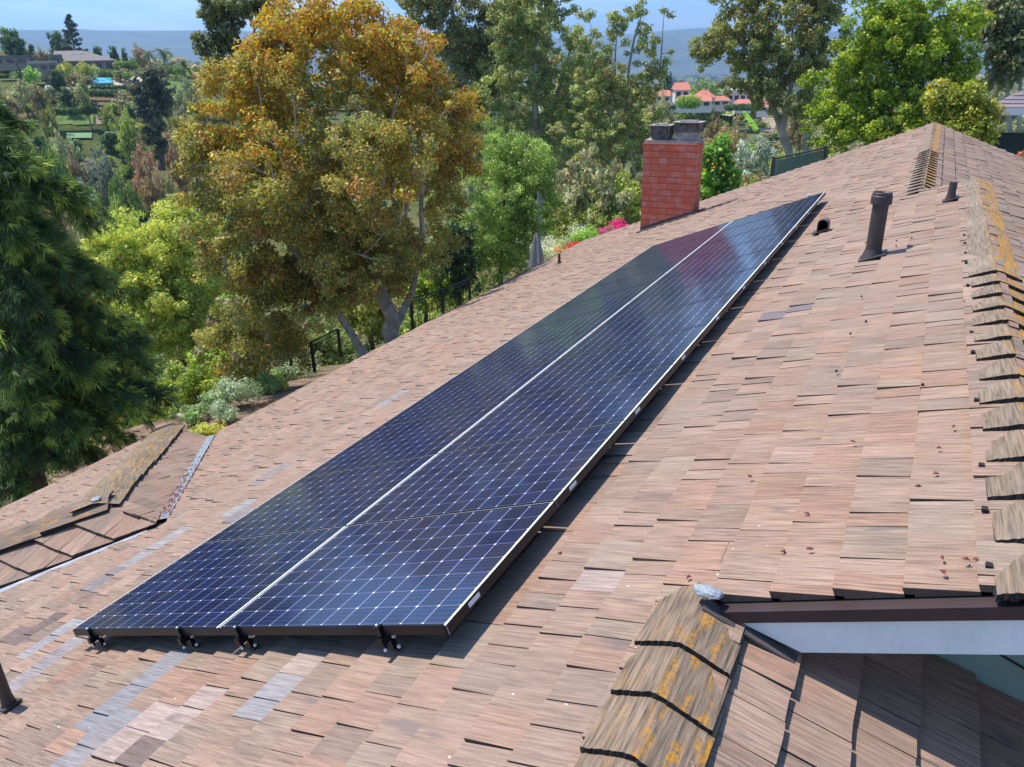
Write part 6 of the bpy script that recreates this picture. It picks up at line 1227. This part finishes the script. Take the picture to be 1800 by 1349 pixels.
tuft(1008, 440, 30.8, .45, .75, [(.62, .03, .04), (.5, .02, .02), (.2, .28, .04)], 'red geraniums along the eave', 1500, .04, name='geranium', elong=1.3, mat_=M_PETAL, group='flowers beside the chimney', flat=.5); tuft(984, 450, 30.2, .28, 1.0, [(.62, .28, .10), (.66, .34, .12), (.5, .2, .08)], 'orange flowers behind the thin vent pipe', 700, .05, name='orange_flowers', elong=1.3, mat_=M_PETAL, group='flowers beside the chimney', flat=.4)
# folded grey umbrella and a terracotta pot wall
p = at(944, 462, 30.5); root = empty('folded_umbrella', (p.x, p.y, p.z - .75)); mb = MB(); mb.tube([(0, 0, -1.2), (0, 0, 2.2)], [.025, .02], 6); mb.build('pole', M_BARKD, root)
mb = MB(); rr = random.Random(2); n = 14; prof = [(.02, 2.0), (.10, 1.8), (.19, 1.3), (.27, .75), (.30, .55)]
for i in range(len(prof) - 1):
    for k in range(n):
        f = lambda j, q: Vector((prof[q][0] * (1 + .28 * (-1) ** j) * math.cos(2 * PI * j / n), prof[q][0] * (1 + .28 * (-1) ** j) * math.sin(2 * PI * j / n), prof[q][1])); mb.poly([f(k, i), f(k, i + 1), f((k + 1) % n, i + 1), f((k + 1) % n, i)])
mb.build('canopy', plain('grey_canvas', (.33, .32, .31), .9, noise_amt=.1), root); tag(root, 'folded grey garden umbrella beyond the eave, left of the cream flowers', 'umbrella')
# edging stones, each its own
def stones(pts, n, label, group):
    P = [hit_ground(x, y, 12)[0] for x, y, D, z in pts]; r = random.Random(n); seg = len(P) - 1
    for k in range(n):
        f = k / n * seg; i = min(seg - 1, int(f)); c = P[i].lerp(P[i + 1], f - i); mb = blob((0, 0, .05), (r.uniform(.10, .16), r.uniform(.07, .10), r.uniform(.05, .08)), 1, k * 3.1 + n, 6); o = mb.build('edging_stone', M_STONE, smooth=True); o.location = c; o.rotation_euler[2] = r.uniform(0, 3); tag(o, label, 'stone', group)
stones([(318, 735, 18.8, -.1), (370, 708, 19.4, -.1), (425, 690, 20.0, -.05), (505, 684, 19.7, .0)], 22, 'pale stone of the curved edging around the lavender bed', 'stones edging the lavender bed'); stones([(85, 822, 17.2, -.4), (128, 796, 17.8, -.4)], 5, 'pale stone of the short edging at the left by dry grass', 'stones edging the dry grass'); stones([(722, 584, 22.3, .05), (745, 575, 22.7, .05)], 4, 'cream boulder under the succulents right of the trunk', 'cream boulders by the trunk')

# ---- the air: even haze round everything
hz = bpy.data.materials.new('haze_air'); hz.use_nodes = True; t = hz.node_tree; t.nodes.clear(); out = t.nodes.new('ShaderNodeOutputMaterial'); pv = t.nodes.new('ShaderNodeVolumePrincipled'); pv.inputs['Color'].default_value = (.44, .66, 1.0, 1); pv.inputs['Density'].default_value = HAZE; pv.inputs['Anisotropy'].default_value = .2
t.links.new(pv.outputs[0], out.inputs['Volume'])
if HAZE > 0:
    mb = MB(); mb.box((-3500, 4500, 165), (9500, 9500, 260)); o = mb.build('haze', hz); tag(o, kind='stuff')
